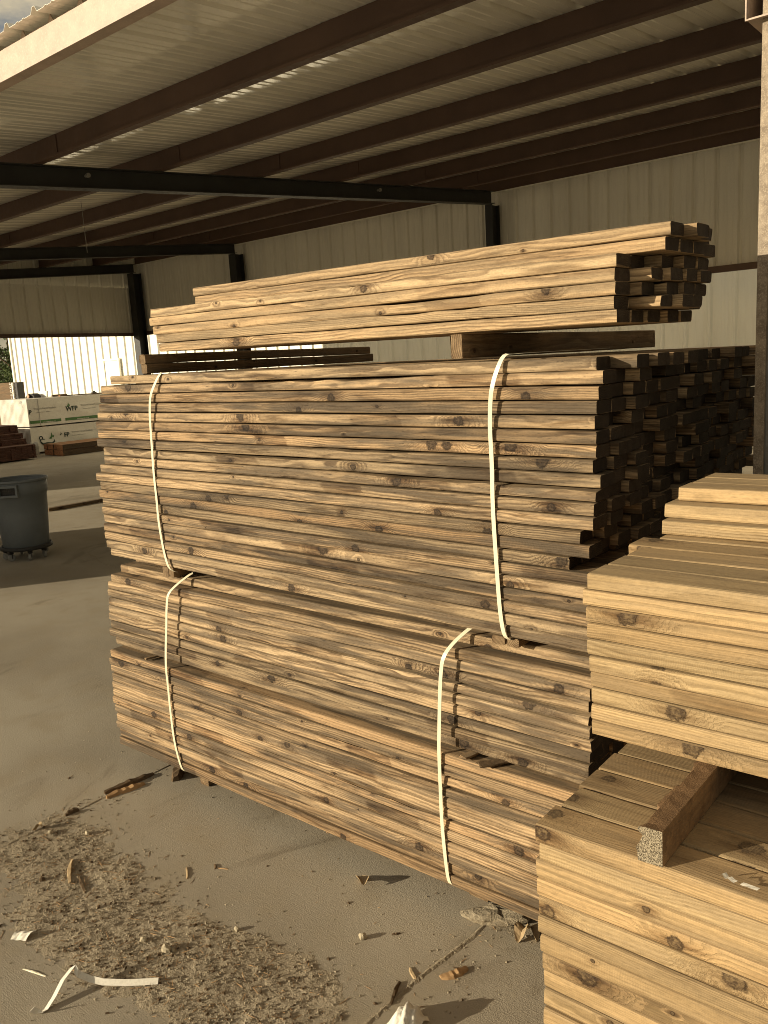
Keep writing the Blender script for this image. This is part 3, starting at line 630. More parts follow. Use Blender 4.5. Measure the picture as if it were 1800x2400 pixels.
# --- upper strapped bundle: 21 layers, 16 columns
UL = [-3.30, -3.385, -3.392, -3.415, -3.425, -3.444, -3.451, -3.456, -3.414, -3.416, -3.454, -3.494, -3.459, -3.486, -3.475, -3.48, -3.476, -3.482, -3.476, -3.47, -3.46]
UR = [-1.005, -.987, -.997, -1.004, -1.009, -1.004, -1.008, -1.016, -.996, -1.01, -1.015, -1.015, -1.058, -1.031, -1.098, -1.026, -1.026, -1.027, -1.028, -1.028, -1.029]
UY, CW, TU = 2.105, .0925, .0359
FEAT = {0: 'short top board', 2: 'board with a ragged dark knot', 11: 'board jutting farthest left', 12: 'short-ended board', 14: 'board ending well short at its right'}
r = random.Random(77)
fill = G()
for i in range(21):
    zl = 1.876 - .0395 * i - TU; zr = (1.8525 if i == 0 else 1.855 - .0402 * i) - TU
    tmax = 15 if i <= 12 else max(1, int(15 - 1.9 * (i - 12)))
    for c in range(16):
        if c == 0: xl, xr = UL[i], UR[i]
        else:
            xl = -3.42 + r.uniform(-.05, .05); xr = UR[i] + .004 + r.uniform(-.035, .028) + (r.uniform(-.05, .03) if r.random() < .2 else 0)
        if i == 0 and c == 1: xr = -.93
        if i == 0 and c in (2, 3, 4): xr = -.925 + .008 * c
        dy = r.uniform(-.005, .006) if c == 0 else 0
        if c == 0:
            lab = 'weathered front %s, upper strapped bundle, %s layer down' % (FEAT.get(i, 'board'), ORD[i])
        else:
            lab = 'weathered board of the upper strapped bundle, %s layer down, %s column back' % (ORD[i], ORD[c])
        if c < tmax:
            board(WB, xl, xr, UY + c * CW + dy, zl, zr, CW - .004, TU + (r.uniform(-.0006, .0004)), M['old'], lab, 'board', 'weathered boards of the upper strapped bundle',
                  kx=KU.get(i, ()) if c == 0 else (), rag=.004 if i in (12, 14) and c == 0 else .0012, wane=(.008 if r.random() < .2 else 0) if c == 0 else 0)
        else:
            a = math.atan2(zr - zl, xr - xl); fill.add([((xl if s[0] < 0 else xr), UY + c * CW + .002 + (CW - .004) * (s[1] > 0), (zl if s[0] < 0 else zr) + TU * (s[2] > 0) + .0003) for s in ((-1, -1, -1), (1, -1, -1), (1, 1, -1), (-1, 1, -1), (-1, -1, 1), (1, -1, 1), (1, 1, 1), (-1, 1, 1))],
                     [(0, 3, 2, 1), (4, 5, 6, 7), (0, 1, 5, 4), (1, 2, 6, 5), (2, 3, 7, 6), (3, 0, 4, 7)])
# --- lower strapped bundle: 22 layers
LXL = [-3.47, -3.498, -3.536, -3.547, -3.537, -3.545, -3.553, -3.553, -3.557, -3.526, -3.521, -3.536, -3.543, -3.535, -3.544, -3.549, -3.558, -3.543, -3.528, -3.54, -3.529, -3.529]
LXR = [-1.05, -1.032, -1.042, -1.047, -1.048, -1.043, -1.041, -1.046, -1.047, -1.046] + [-1.06 + q * .004 for q in (0, -3, 2, -1, 3, 0, -2, 4, 1, -3, 2, 0)]
def lz(i):
    if i == 0: return .957, .946
    if i <= 9: return .955 - .0395 * i + .0005, .942 - .0394 * i + .0005
    return .587 - .0408 * (i - 9), .583 - .0405 * (i - 9)
for i in range(22):
    zl, zr = lz(i); y0 = 2.165 if i == 0 else 2.12 if i <= 9 else 2.085
    T = .0358 if i <= 9 else .0368
    half = 'set-back top board' if i == 0 else 'board'
    board(WB, LXL[i], LXR[i], y0 + (0 if i in (1, 10) else r.uniform(-.005, .008)), zl, zr, .0885, T, M['old'], 'weathered front %s of the lower strapped bundle, %s layer down' % (half, ORD[i]), 'board',
          'weathered boards of the lower strapped bundle', warm=r.uniform(.0, .45) if i < 10 else r.uniform(.2, .9), kx=KL.get(i, ()), wane=.010 if i in (4, 16) else (.006 if r.random() < .2 else 0), rag=.003)
    for c in range(1, 16):
        xl = -3.50 + r.uniform(-.03, .03); xr = LXR[i] + r.uniform(-.02, .02)
        fill.add([((xl if s[0] < 0 else xr), y0 + c * CW + .0 + (CW - .004) * (s[1] > 0), (zl if s[0] < 0 else zr) + T * (s[2] > 0)) for s in ((-1, -1, -1), (1, -1, -1), (1, 1, -1), (-1, 1, -1), (-1, -1, 1), (1, -1, 1), (1, 1, 1), (-1, 1, 1))],
                 [(0, 3, 2, 1), (4, 5, 6, 7), (0, 1, 5, 4), (1, 2, 6, 5), (2, 3, 7, 6), (3, 0, 4, 7)])
tag(obj('inner_boards', fill, M['old']), 'remaining weathered boards inside the two strapped bundles, mostly hidden', 'boards', kind='stuff')

# --- loose lift on top: seven layers, five columns
r = random.Random(31)
LL = {2: -2.962, 3: -2.966, 4: -2.949, 5: -2.931, 6: -2.918}; LR = {2: -.948, 3: -.949, 4: -.947, 5: -.953, 6: -.946}
PR = {2: (0, -.946, -.898, -.87, -.866), 3: (0, -.893, -.872, -.864, -.855), 4: (0, -.918, -.885, -.872, -.872), 5: (0, -.868, -.843, -.85, -.889), 6: (0, -.946, -.936, -.917, -.911)}
for i in range(7):
    zl = 2.172 - .0348 * i + .003 - .002; zr = 2.150 - .0355 * i
    for c in range(5):
        if i < 2 and c == 0: continue
        if i == 0: xl, xr = (-2.782, -.838) if c == 1 else (-2.80 + .03 * c, (0, 0, -.803, -.825, -.862)[c])
        elif i == 1: xl, xr = (-2.773, -.850) if c == 1 else (-2.86 + .03 * c, (0, 0, -.846, -.843, -.849)[c])
        else: xl, xr = (LL[i], LR[i]) if c == 0 else (-2.93 + r.uniform(-.04, .04), PR[i][c])
        y0 = 2.108 + c * .0905 + (r.uniform(-.003, .004))
        lab = ('pale board of the loose pile on top, %s layer down, front column' % ORD[i]) if c == 0 else ('pale board of the loose pile on top, %s layer down, %s column back' % (ORD[i], ORD[c]))
        if (i, c) == (0, 1): lab = 'split pale board at the very top front of the loose pile'
        if (i, c) == (2, 0): lab = 'pale board with a broken right end, front column of the loose pile'
        board('pale_board', xl, xr, y0, zl, zr, .088, .0334, M['lift'], lab, 'board', 'pale boards of the loose pile on top', tone=r.uniform(.86, 1.12), warm=r.uniform(.1, .6), rag=.006 if (i, c) in ((2, 0), (3, 1)) else .0015,
              wane=.004 if (i, c) in ((4, 0), (2, 0)) else (.005 if r.random() < .3 else 0))
# runners under the loose lift, lying back across the bundle
def runner(name, x0, w, y0, y1, z0, h, m, label, cat, group, seed, tone=.9, rough=.003, endm=None):
    me = board_mesh(y1 - y0, w, h, seed, .002, 0, bow=rough)
    o = obj(name, me, m, loc=(x0 + w / 2, (y0 + y1) / 2, z0 + h / 2), rot=(0, 0, rad(90))); o.color = (tone, .3, 0, 0)
    return tag(o, label, cat, group)
GR = 'dunnage battens between the piles'
runner('batten', -3.046, .038, 2.10, 3.56, 1.879, .040, M['dark'], 'lower long dark batten under the left end of the loose pile', 'batten', GR, 901)
runner('batten', -3.048, .040, 2.095, 3.54, 1.9195, .038, M['dark'], 'upper long dark batten under the left end of the loose pile', 'batten', GR, 902, 1.0)
runner('batten', -1.466, .041, 2.10, 3.56, 1.8685, .071, M['dark'], 'thick dark batten under the right end of the loose pile', 'batten', GR, 903, 1.0)
# dunnage blocks between the bundles and under the lower one
for (x0, w, z0, h, lab) in ((-3.073, .040, .996, .046, 'dark left block under the left strap of the upper bundle'), (-3.026, .032, .996, .046, 'dark right block under the left strap of the upper bundle'),
                           (-1.368, .047, .987, .028, 'dark left block under the right strap of the upper bundle'), (-1.316, .043, .986, .028, 'dark right block under the right strap of the upper bundle')):
    runner('batten', x0, w, 2.118, 3.55, z0, h, M['dark'], lab, 'batten', GR, 910 + int(-x0 * 100), .95)
runner('batten', -3.02, .06, 2.165, 3.5, .0, .09, M['dark'], 'weathered batten on the ground under the left strap of the lower bundle', 'batten', GR, 920, 1.0)
runner('batten', -1.55, .08, 2.19, 3.5, .0, .09, M['dark'], 'weathered batten on the ground under the right strap of the lower bundle', 'batten', GR, 921, 1.0)

# --- fresh packs at the right
r = random.Random(13)
nf = G(); FG1, FG2 = 'fresh boards of the lower right pack', 'fresh boards of the upper right pack'
LX = [-.757, -.752, -.761, -.760, -.757, -.757, -.752, -.751, -.749, -.748, -.747, -.747, -.745]
for i in range(23):
    zb = .979 - .0398 * (i + 1)
    for c in range(10):
        if (c == 0 and i < 15) or i == 0:
            xl = LX[i % 13] if c == 0 else -.752 + r.uniform(-.004, .006); y0 = 1.30 + c * .0898 + (r.choice((0, .006, -.003, .003)) if (c == 0 and i) else 0)
            lab = ('clean fresh front board of the lower right pack, %s layer from its top' % ORD[i]) if i else ('fresh plank on the top of the lower right pack, %s from the front' % ORD[c])
            board(FB, xl, 1.68 + r.uniform(-.01, .01), y0, zb, zb, .0882, .0378, M['new'], lab, 'board', FG1, tone=r.uniform(.72, 1.08), warm=r.uniform(0, .7), rag=.0008, bow=.001, kx=(({3: (-.487,), 7: (-.655,), 4: (-.735, -.384)}.get(i, ())) if i else {1: (-.745, -.40), 2: (.3,)}.get(c, ())))
        else:
            y0 = 1.30 + c * .0898; nf.box((-.75 + r.uniform(-.004, .004), y0 + .001, zb), (1.68, y0 + .088, zb + .0388))
UX = [-.777, -.790, -.782, -.781, -.780, -.776, -.774, -.772, -.771, -.771]
for i in range(10):
    zb = 1.409 - .0362 * (i + 1)
    for c in range(9):
        if c == 0 or i == 0:
            xl = UX[i] if c == 0 else (-.777, -.777, -.775, -.812, -.775, -.77, -.77, -.77, -.77)[c]; y0 = 1.58 + c * .0965 + (r.uniform(-.002, .003) if (c == 0 and i) else 0)
            lab = ('clean fresh front board of the upper right pack, %s layer from its top' % ORD[i]) if i else ('fresh plank on the top of the upper right pack, %s from the front' % ORD[c])
            board(FB, xl, 1.66 + r.uniform(-.01, .01), y0, zb, zb, .0945, .0344, M['new'], lab, 'board', FG2, tone=r.uniform(.76, 1.12), warm=r.uniform(0, .6), rag=.0008, bow=.0008, kx={2: (-.688,), 7: (-.589,), 9: (-.555,)}.get(i, ()) if c == 0 else ())
        else:
            y0 = 1.58 + c * .0965; nf.box((-.772 + r.uniform(-.004, .004), y0 + .001, zb), (1.66, y0 + .094, zb + .0354))
for k, (y0, xl, nc) in enumerate(((2.0, -.782, 4), (2.04, -.792, 4), (2.09, -.775, 3))):
    zb = 1.4095 + .0352 * k
    for c in range(nc):
        board(FB, xl + (r.uniform(-.006, .006) if c else 0), 1.64, y0 + c * .0965, zb, zb, .0945, .0345, M['new'], 'fresh board of the upper right pack\'s rear steps, %s tier, %s from the front' % (ORD[k], ORD[c]), 'board', FG2,
              tone=r.uniform(.95, 1.15), warm=r.uniform(0, .4), rag=.0008, bow=.0006)
tag(obj('inner_fresh_boards', nf, M['new']), 'remaining fresh boards inside the two right packs, mostly hidden', 'boards', kind='stuff')
# rough bark-edged batten under the upper right pack
v = []; f = []; r = random.Random(4); nn = 60
for i in range(nn + 1):
    y = 1.297 + 1.15 * i / nn; wl = -.549 + .006 * math.sin(i * .7) + r.uniform(-.004, .004)
    if i == 0: rowp = [(-.548, 0), (-.5045, 0), (-.5045, .068), (-.535, .068), (-.548, .064), (-.551, .056), (-.541, .048), (-.545, .038), (-.552, .024), (-.550, .010)]
    else: rowp = [(wl, 0), (-.5045, 0), (-.5045, .0675), (-.525, .0675 + r.uniform(-.003, .001)), (-.540, .0665 + r.uniform(-.004, .001)), (wl + .002, .060 + r.uniform(-.004, .003)), (wl + .004 + r.uniform(-.002, .002), .048), (wl, .038), (wl - .002, .024), (wl, .010)]
    v += [(x, y + (r.uniform(-.003, .003) if i == 0 else 0), z) for x, z in rowp]
q = 10
f = [(i * q + j, (i + 1) * q + j, (i + 1) * q + (j + 1) % q, i * q + (j + 1) % q) for i in range(nn) for j in range(q)] + [tuple(range(q)), tuple(nn * q + j for j in range(q - 1, -1, -1))]
gg = G().add([(a + .528, b - 1.85, c) for a, b, c in v], f)
def barkmat():
    k = N('rough_batten'); m = k.math; tc = k.n('TexCoord'); P = tc.outputs['Object']; sn = k.n('SeparateXYZ'); k.set(sn.inputs[0], tc.outputs['Normal'])
    top = k.mr(sn.outputs[2], .5, .8); fr = k.mr(m('ABSOLUTE', sn.outputs[1]), .7, .9)
    a = k.noise(k.vm('MULTIPLY', P, (90, 14, 90)), 1, 4, .6); b = k.noise(P, 380, 3, .7); c2 = k.noise(P, 22, 4, .6)
    c = k.mix(k.mr(a, .3, .7), (.30, .19, .095), (.20, .125, .065)); c = k.mix(k.mr(c2, .45, .7), c, (.13, .08, .042))
    c = k.mix(top, c, k.mix(k.mr(b, .35, .65), (.12, .068, .032), (.22, .13, .062)))
    c = k.mix(fr, c, k.mix(k.mr(b, .4, .6), (.09, .07, .045), (.50, .42, .29)))
    return k.fin(c, .85, .2, m('ADD', m('MULTIPLY', b, k.math('ADD', .25, k.math('MAXIMUM', top, fr))), m('MULTIPLY', a, .3)), .006, .9)
o = obj('rough_batten', gg, barkmat(), loc=(-.528, 1.85, .9795)); tag(o, 'rough square batten with a bark edge and sawn speckled end, under the upper right pack', 'batten')
for k, x in enumerate((.55, 1.45)):
    runner('batten', x, .045, 1.40, 2.4, .9795, .0665, M['dark'], ('plain batten under the upper right pack, ' + ('middle', 'far right end')[k]), 'batten', 'battens of the right packs', 930 + k)
for k, x in enumerate((-.55, .4, 1.4)):
    runner('batten', x, .09, 1.34, 2.1, .0, .0625, M['dark'], 'ground batten under the lower right pack, ' + ('left end', 'middle', 'right end')[k], 'batten', 'battens of the right packs', 940 + k)
# shims on the ledge of the lower bundle
for k, (x, y, w, rz, m) in enumerate(((-1.455, 2.085, .03, 75, M['dark']), (-1.36, 2.06, .035, 55, M['bark']), (-3.22, 2.09, .02, 82, M['dark']))):
    me = board_mesh(.13, w, .008, 950 + k, .004, 0, n=6)
    o = obj('wood_shim', me, m, loc=(x, y + .055, .592), rot=(0, 0, rad(rz))); o.color = (1, .3, 0, 0)
    tag(o, ('thin dark shim poking from the ledge of the lower bundle, right of the strap', 'rough crooked shim on the ledge of the lower bundle, nearest the right packs', 'small shim on the ledge of the lower bundle at its left')[k], 'shim', 'shims on the ledge')

# ------------------------------------------------------------------ straps
def strap(name, pts, label):
    ref = 2.105 if pts[4][2] > 1.3 else 2.085
    P = [Vector((p[0], p[1] if p[1] > ref else ref - (ref - p[1]) * .62 - .001, p[2])) for p in pts]; out = []
    for i in range(len(P) - 1):                # rounded path
        p0, p1, p2, p3 = P[max(i - 1, 0)], P[i], P[i + 1], P[min(i + 2, len(P) - 1)]
        for s in range(4):
            t = s / 4; out.append(.5 * ((2 * p1) + (p2 - p0) * t + (2 * p0 - 5 * p1 + 4 * p2 - p3) * t * t + (3 * p1 - p0 - 3 * p2 + p3) * t ** 3))
    out.append(P[-1])
    o = obj(name, G().ribbon([p - P[0] for p in out], (1, 0, 0), .0138, .0012), M['strap'], loc=P[0]); return tag(o, label, 'strap', 'cream packing straps')
strap('packing_strap', [(-2.86, 2.5, 1.879), (-2.89, 2.2, 1.879), (-2.918, 2.125, 1.8785), (-2.932, 2.106, 1.872), (-2.965, 2.086, 1.822), (-2.99, 2.080, 1.777), (-3.008, 2.082, 1.70), (-3.022, 2.089, 1.582), (-3.033, 2.093, 1.463), (-3.032, 2.092, 1.342), (-3.033, 2.092, 1.241), (-3.020, 2.094, 1.119), (-2.998, 2.094, 1.052), (-2.985, 2.112, 1.030), (-2.975, 2.125, 1.024)], 'cream packing strap at the left end of the upper bundle')
strap('packing_strap', [(-1.15, 2.5, 1.874), (-1.225, 2.2, 1.8735), (-1.262, 2.125, 1.8725), (-1.285, 2.102, 1.868), (-1.302, 2.080, 1.828), (-1.316, 2.070, 1.78), (-1.325, 2.074, 1.735), (-1.333, 2.084, 1.66), (-1.333, 2.089, 1.558), (-1.335, 2.091, 1.418), (-1.329, 2.092, 1.233), (-1.322, 2.092, 1.103), (-1.312, 2.094, 1.035), (-1.303, 2.108, 1.014), (-1.298, 2.122, 1.009)], 'cream packing strap at the right end of the upper bundle')
strap('packing_strap', [(-2.915, 2.16, 1.018), (-2.93, 2.145, 1.008), (-2.965, 2.112, .975), (-2.995, 2.082, .935), (-3.012, 2.074, .88), (-3.030, 2.072, .78), (-3.050, 2.070, .676), (-3.060, 2.066, .585), (-3.064, 2.070, .500), (-3.069, 2.074, .366), (-3.064, 2.075, .233), (-3.040, 2.077, .127), (-3.022, 2.086, .096), (-3.005, 2.11, .088)], 'cream packing strap at the left end of the lower bundle')
strap('packing_strap', [(-1.462, 2.16, 1.012), (-1.478, 2.148, 1.004), (-1.512, 2.108, .963), (-1.532, 2.080, .922), (-1.542, 2.072, .87), (-1.551, 2.072, .788), (-1.560, 2.068, .65), (-1.563, 2.066, .58), (-1.567, 2.072, .455), (-1.568, 2.074, .319), (-1.558, 2.076, .149), (-1.548, 2.084, .102), (-1.54, 2.10, .092)], 'cream packing strap at the right end of the lower bundle')

# ------------------------------------------------------------------ dirt and litter on the slab
def fnoise(x, y, s, seed):                     # value noise on numpy grids
    rs = np.random.RandomState(seed); T = rs.rand(257, 257); u = np.abs(x * s + 500.3) ; v = np.abs(y * s + 300.7)
    i = np.floor(u).astype(int); j = np.floor(v).astype(int); a = u - i; b = v - j; a = a * a * (3 - 2 * a); b = b * b * (3 - 2 * b); i %= 256; j %= 256
    return (T[i, j] * (1 - a) + T[i + 1, j] * a) * (1 - b) + (T[i, j + 1] * (1 - a) + T[i + 1, j + 1] * a) * b
def dirtmask(x, y):
    def bl(cx, cy, rx, ry, rot=0.0):
        c, s = math.cos(rot), math.sin(rot); dx, dy = x - cx, y - cy; return np.exp(-(((dx * c + dy * s) / rx) ** 2 + ((-dx * s + dy * c) / ry) ** 2))
    m = bl(-3.05, 1.40, .42, .30, .3) + bl(-2.62, 1.33, .42, .24, .35) + bl(-2.25, 1.33, .38, .20, .4) + bl(-1.95, 1.40, .32, .17, .4) + .75 * bl(-1.72, 1.45, .25, .2) + .8 * bl(-3.25, 1.62, .12, .35) + .6 * bl(-1.36, 1.80, .13, .22) + .9 * bl(-1.36, 2.11, .13, .07)
    m = .82 * m * (.45 + 1.1 * fnoise(x, y, 6.0, 1)) * (.6 + .8 * fnoise(x, y, 21.0, 2))
    return m
nx_, ny_ = 560, 300
gx, gy = np.meshgrid(np.linspace(-4.0, -1.05, nx_), np.linspace(.62, 2.2, ny_), indexing='ij')
mk = dirtmask(gx, gy)
hgt = np.clip(mk - .42, 0, .8) * .006 * (.4 + fnoise(gx, gy, 55, 3)) + np.clip(mk - .42, -.3, .25) * (.0028 * (fnoise(gx + gy * .5, gy * .7, 60, 4) - .4) + .0042 * fnoise(gx, gy, 185, 5)) + np.clip(mk - .45, -.3, 0) * .02 - .0012
hgt = np.where(mk < .30, -.01, hgt)
vv = np.stack([gx.ravel(), gy.ravel(), hgt.ravel()], 1)
idx = np.arange(nx_ * ny_).reshape(nx_, ny_)
qd = np.stack([idx[:-1, :-1].ravel(), idx[1:, :-1].ravel(), idx[1:, 1:].ravel(), idx[:-1, 1:].ravel()], 1)
keep = (hgt.ravel()[qd].max(1) > -.003); qd = qd[keep]
used = np.unique(qd); remap = -np.ones(len(vv), int); remap[used] = np.arange(len(used))
me = bpy.data.meshes.new('dirt_patch'); me.from_pydata(vv[used].tolist(), [], remap[qd].tolist()); me.update()
me.polygons.foreach_set('use_smooth', [True] * len(me.polygons))
tag(obj('dirt_patch', me, M['dirt']), 'brown dirt and sawdust caked over the concrete in front of the stacks', 'dirt', kind='stuff')
# slab joints, packed with dirt
def joint(pts, w, seed):
    r = random.Random(seed); g = G(); vs = []; n = 0
    for (a, b) in zip(pts, pts[1:]):
        for s in range(30):
            t = s / 30; p = (a[0] + (b[0] - a[0]) * t, a[1] + (b[1] - a[1]) * t); d = Vector((b[0] - a[0], b[1] - a[1], 0)).normalized(); q = Vector((-d.y, d.x, 0))
            ww = w * (.6 + .8 * r.random())
            vs += [Vector((p[0], p[1], .0005)) - q * ww, Vector((p[0], p[1], .0025 + .002 * r.random())), Vector((p[0], p[1], .0005)) + q * ww]; n += 1
    g.add(vs, [(i * 3 + k, (i + 1) * 3 + k, (i + 1) * 3 + k + 1, i * 3 + k + 1) for i in range(n - 1) for k in range(2)])
    return g
for k, (pts, w) in enumerate((([(-1.463, .6), (-1.460, 1.55), (-1.449, 1.76), (-1.418, 2.0), (-1.40, 3.2)], .009), ([(-8.35, 4.80), (-8.22, 4.757), (-8.10, 4.70), (-7.99, 4.695), (-7.8, 4.60), (-7.64, 4.556), (-7.3, 4.5)], .004), ([(-3.30, .4), (-3.285, 1.35), (-3.29, 1.72), (-3.296, 1.95), (-3.30, 5.0)], .006))):
    tag(obj('slab_joint', joint(pts, w, 60 + k), M['dirt']), kind='structure')
# litter: thousands of chips, crumbs and straws
rs = np.random.RandomState(5); chips = {'bark': G(), 'stone': G(), 'straw': G(), 'soil': G()}
def scatter(n, kind, smin, smax, flat, fn):
    g = chips[kind]; made = 0; tries = 0
    while made < n and tries < n * 60:
        tries += 1; x = rs.uniform(-4.2, -1.08); y = rs.uniform(.6, 2.2)
        if rs.rand() > fn(x, y): continue
        s = smin + (smax - smin) * rs.rand() ** 2.5; a = rs.uniform(0, 6.28)
        if kind == 'straw': dim = (s * .5, .0009 + .0006 * rs.rand(), .0008)
        else: dim = (s * .5, s * .5 * rs.uniform(.35, .9), s * .5 * flat * rs.uniform(.4, 1))
        z = dim[2] * .6 + max(0, .006 * min(1, float(dirtmask(np.array(x), np.array(y))) - .42) if True else 0)
        Rm = Matrix.Rotation(a, 3, 'Z') @ Matrix.Rotation(rs.uniform(-.35, .35), 3, 'Y') @ Matrix.Rotation(rs.uniform(-.3, .3), 3, 'X')
        vs = []
        for q in ((-1, -.6, -.8), (1, -.8, -1), (.7, 1, -1), (-.8, .8, -.6), (-.6, -.5, .7), (.6, -.4, .9), (.4, .6, 1), (-.5, .5, .6)):
            vs.append(Rm @ Vector([q[i] * dim[i] * rs.uniform(.6, 1.15) for i in range(3)]) + Vector((x, y, z)))
        g.add(vs, [(0, 3, 2, 1), (4, 5, 6, 7), (0, 1, 5, 4), (1, 2, 6, 5), (2, 3, 7, 6), (3, 0, 4, 7)]); made += 1
dm = lambda x, y: min(1.0, float(dirtmask(np.array(x), np.array(y))))
scatter(1250, 'bark', .003, .017, .5, lambda x, y: max(.012, dm(x, y) ** 2))
scatter(2400, 'stone', .002, .009, .7, lambda x, y: max(.03, dm(x, y) ** 1.5))
scatter(5200, 'soil', .002, .011, .7, lambda x, y: max(.015, dm(x, y) ** 1.7))
scatter(650, 'straw', .012, .07, .5, lambda x, y: max(.02, dm(x, y) ** 2))
for k_, lab in (('soil', 'small crumbs of dry soil strewn over the concrete'), ('bark', 'dark bark chips strewn over the dirt'), ('stone', 'pale grit strewn over the dirt and concrete'), ('straw', 'thin straws and splinters strewn over the dirt')):
    tag(obj({'soil': 'soil_crumbs', 'bark': 'bark_litter', 'stone': 'grit', 'straw': 'straw_litter'}[k_], chips[k_], {'soil': M['dirt'], 'bark': M['bark'], 'stone': M['stone'], 'straw': M['splinter']}[k_]), lab, 'litter', kind='stuff')
# single pieces one can point to
g = G().ribbon([(-2.292, .962, .028), (-2.289, .975, .012), (-2.284, .985, .004), (-2.285, 1.000, .004), (-2.297, 1.035, .018), (-2.314, 1.075, .040), (-2.322, 1.112, .052), (-2.320, 1.124, .052), (-2.308, 1.118, .046), (-2.296, 1.122, .036), (-2.268, 1.140, .022), (-2.23, 1.160, .016), (-2.17, 1.204, .013), (-2.13, 1.236, .013), (-2.093, 1.268, .013)], [(.3, .3, 1)] * 2 + [(.85, .25, .35)] * 6 + [(.1, .5, .7)] + [(-.45, .55, .6)] * 6, .019, .0012)
tag(obj('strap_scrap', g, M['paper']), 'folded length of white strapping lying on the dirt', 'strap scrap')
g = G(); vs = []
for i in range(7):
    for j in range(5):
        u, v_ = i / 6, j / 4; vs.append((-2.690 + .055 * u * .9 + .0 * v_ - .018 * v_ * (1 - u), 1.092 + .028 * u + .042 * v_, .004 + .010 * math.sin(v_ * 3.1) + .012 * u * v_ + .002 * math.sin(i * 2 + j)))
g.add(vs, [(i * 5 + j, (i + 1) * 5 + j, (i + 1) * 5 + j + 1, i * 5 + j + 1) for i in range(6) for j in range(4)])
tag(obj('paper_scrap', g, M['paper']), 'small creased white paper scrap on the dirt at the left', 'paper scrap')
g = G(); r = random.Random(2); vs = []
for i in range(12):
    for j in range(12):
        u, v_ = i / 11, j / 11; d = math.hypot(u - .5, v_ - .5); vs.append((-1.405 + .085 * u, 1.545 + .10 * v_, .052 * max(0, 1 - (d / .62) ** 2) + .008 * math.sin(i * 1.7 + j * .9) + r.uniform(-.004, .004) + .004))
g.add(vs, [(i * 12 + j, (i + 1) * 12 + j, (i + 1) * 12 + j + 1, i * 12 + j + 1) for i in range(11) for j in range(11)])
tag(obj('crumpled_rag', g, M['paper'], smooth=True), 'crumpled white rag at the bottom edge of the concrete', 'rag')
def sliver(name, p, q, w, h, m, label, cat, seed, z=0.0, group=None, tw=.25):
    r = random.Random(seed); a = Vector((p[0], p[1], z)); b = Vector((q[0], q[1], z)); d = (b - a); L = d.length; d.normalize(); n_ = Vector((-d.y, d.x, 0)); vs = []; nn = 10
    for i in range(nn + 1):
        t = i / nn; ww = w * (.35 + .65 * math.sin(math.pi * min(1, max(.04, t * .92 + .04))) ** .5) * r.uniform(.75, 1.1); hh = h * r.uniform(.7, 1.1) * (.6 + .4 * math.sin(math.pi * t)); c = a + d * L * t + n_ * w * .2 * math.sin(t * 4 + seed)
        vs += [c - n_ * ww / 2 + Vector((0, 0, .0)), c + n_ * ww / 2, c + n_ * ww * .35 + Vector((0, 0, hh)), c - n_ * ww * .3 + Vector((0, 0, hh * r.uniform(.6, 1)))]
    g = G().add([v_ - a for v_ in vs], [(i * 4 + k, (i + 1) * 4 + k, (i + 1) * 4 + (k + 1) % 4, i * 4 + (k + 1) % 4) for i in range(nn) for k in range(4)] + [(0, 1, 2, 3), (nn * 4 + 3, nn * 4 + 2, nn * 4 + 1, nn * 4)])
    o = obj(name, g, m, loc=a); return tag(o, label, cat, group)
sliver('split_stake', (-3.268, 1.832), (-3.246, 2.012), .034, .020, M['splinter'], 'orange-brown split stake on the slab joint, left of the stack', 'wood piece', 1)
sliver('bark_strip', (-3.312, 1.850), (-3.285, 2.092), .026, .024, M['bark'], 'long dark bark strip lying along the split stake', 'bark strip', 2)
sliver('bark_strip', (-2.952, 1.474), (-2.815, 1.382), .020, .016, M['leaf'], 'longer light stick among the dirt at the left', 'stick', 3)
sliver('bark_strip', (-2.850, 1.440), (-2.712, 1.384), .012, .010, M['bark'], 'shorter dark stick beside the longer light one', 'stick', 4)
sliver('wood_sliver', (-2.530, 1.711), (-2.469, 1.663), .008, .006, M['leaf'], 'thin upright-looking sliver alone on clean concrete', 'sliver', 5)
sliver('wood_sliver', (-2.455, 1.786), (-2.428, 1.766), .009, .006, M['bark'], 'short dark sliver crossing a pale straw on the concrete', 'sliver', 6)
sliver('wood_sliver', (-2.43, 1.776), (-2.385, 1.794), .004, .003, M['splinter'], 'pale straw touching the short dark sliver', 'sliver', 61)
sliver('wood_sliver', (-2.518, 1.046), (-2.425, 1.076), .007, .004, M['strap'], 'pale yellow sliver near the folded white strapping', 'sliver', 7)
sliver('wood_sliver', (-2.690, 1.258), (-2.641, 1.252), .005, .003, M['strap'], 'tiny pale sliver in the dirt behind the paper scrap', 'sliver', 8)
sliver('wood_chunk', (-1.392, 1.800), (-1.348, 1.882), .030, .014, M['splinter'], 'chunky broken wood piece on the grit by the slab joint', 'wood chunk', 9)
sliver('wood_sliver', (-1.497, 1.783), (-1.449, 1.746), .012, .006, M['leaf'], 'light wood sliver lying across the slab joint', 'sliver', 10)
sliver('dark_strip', (-1.452, 1.626), (-1.483, 1.714), .012, .012, M['bark'], 'dark curved strip by the slab joint at the bottom', 'strip', 11)
sliver('bark_strip', (-3.29, 1.640), (-3.282, 1.70), .018, .022, M['bark'], 'small dark bark crumb on the slab joint', 'bark', 12)
sliver('wedge_chunk', (-3.235, 2.19), (-3.13, 2.12), .055, .055, M['bark'], 'dark splintered wedge lying under the left end of the lower bundle', 'wedge', 13)
sliver('wood_sliver', (-2.19, 1.52), (-2.15, 1.55), .010, .006, M['bark'], 'dark sliver on the concrete right of the dirt', 'sliver', 14)
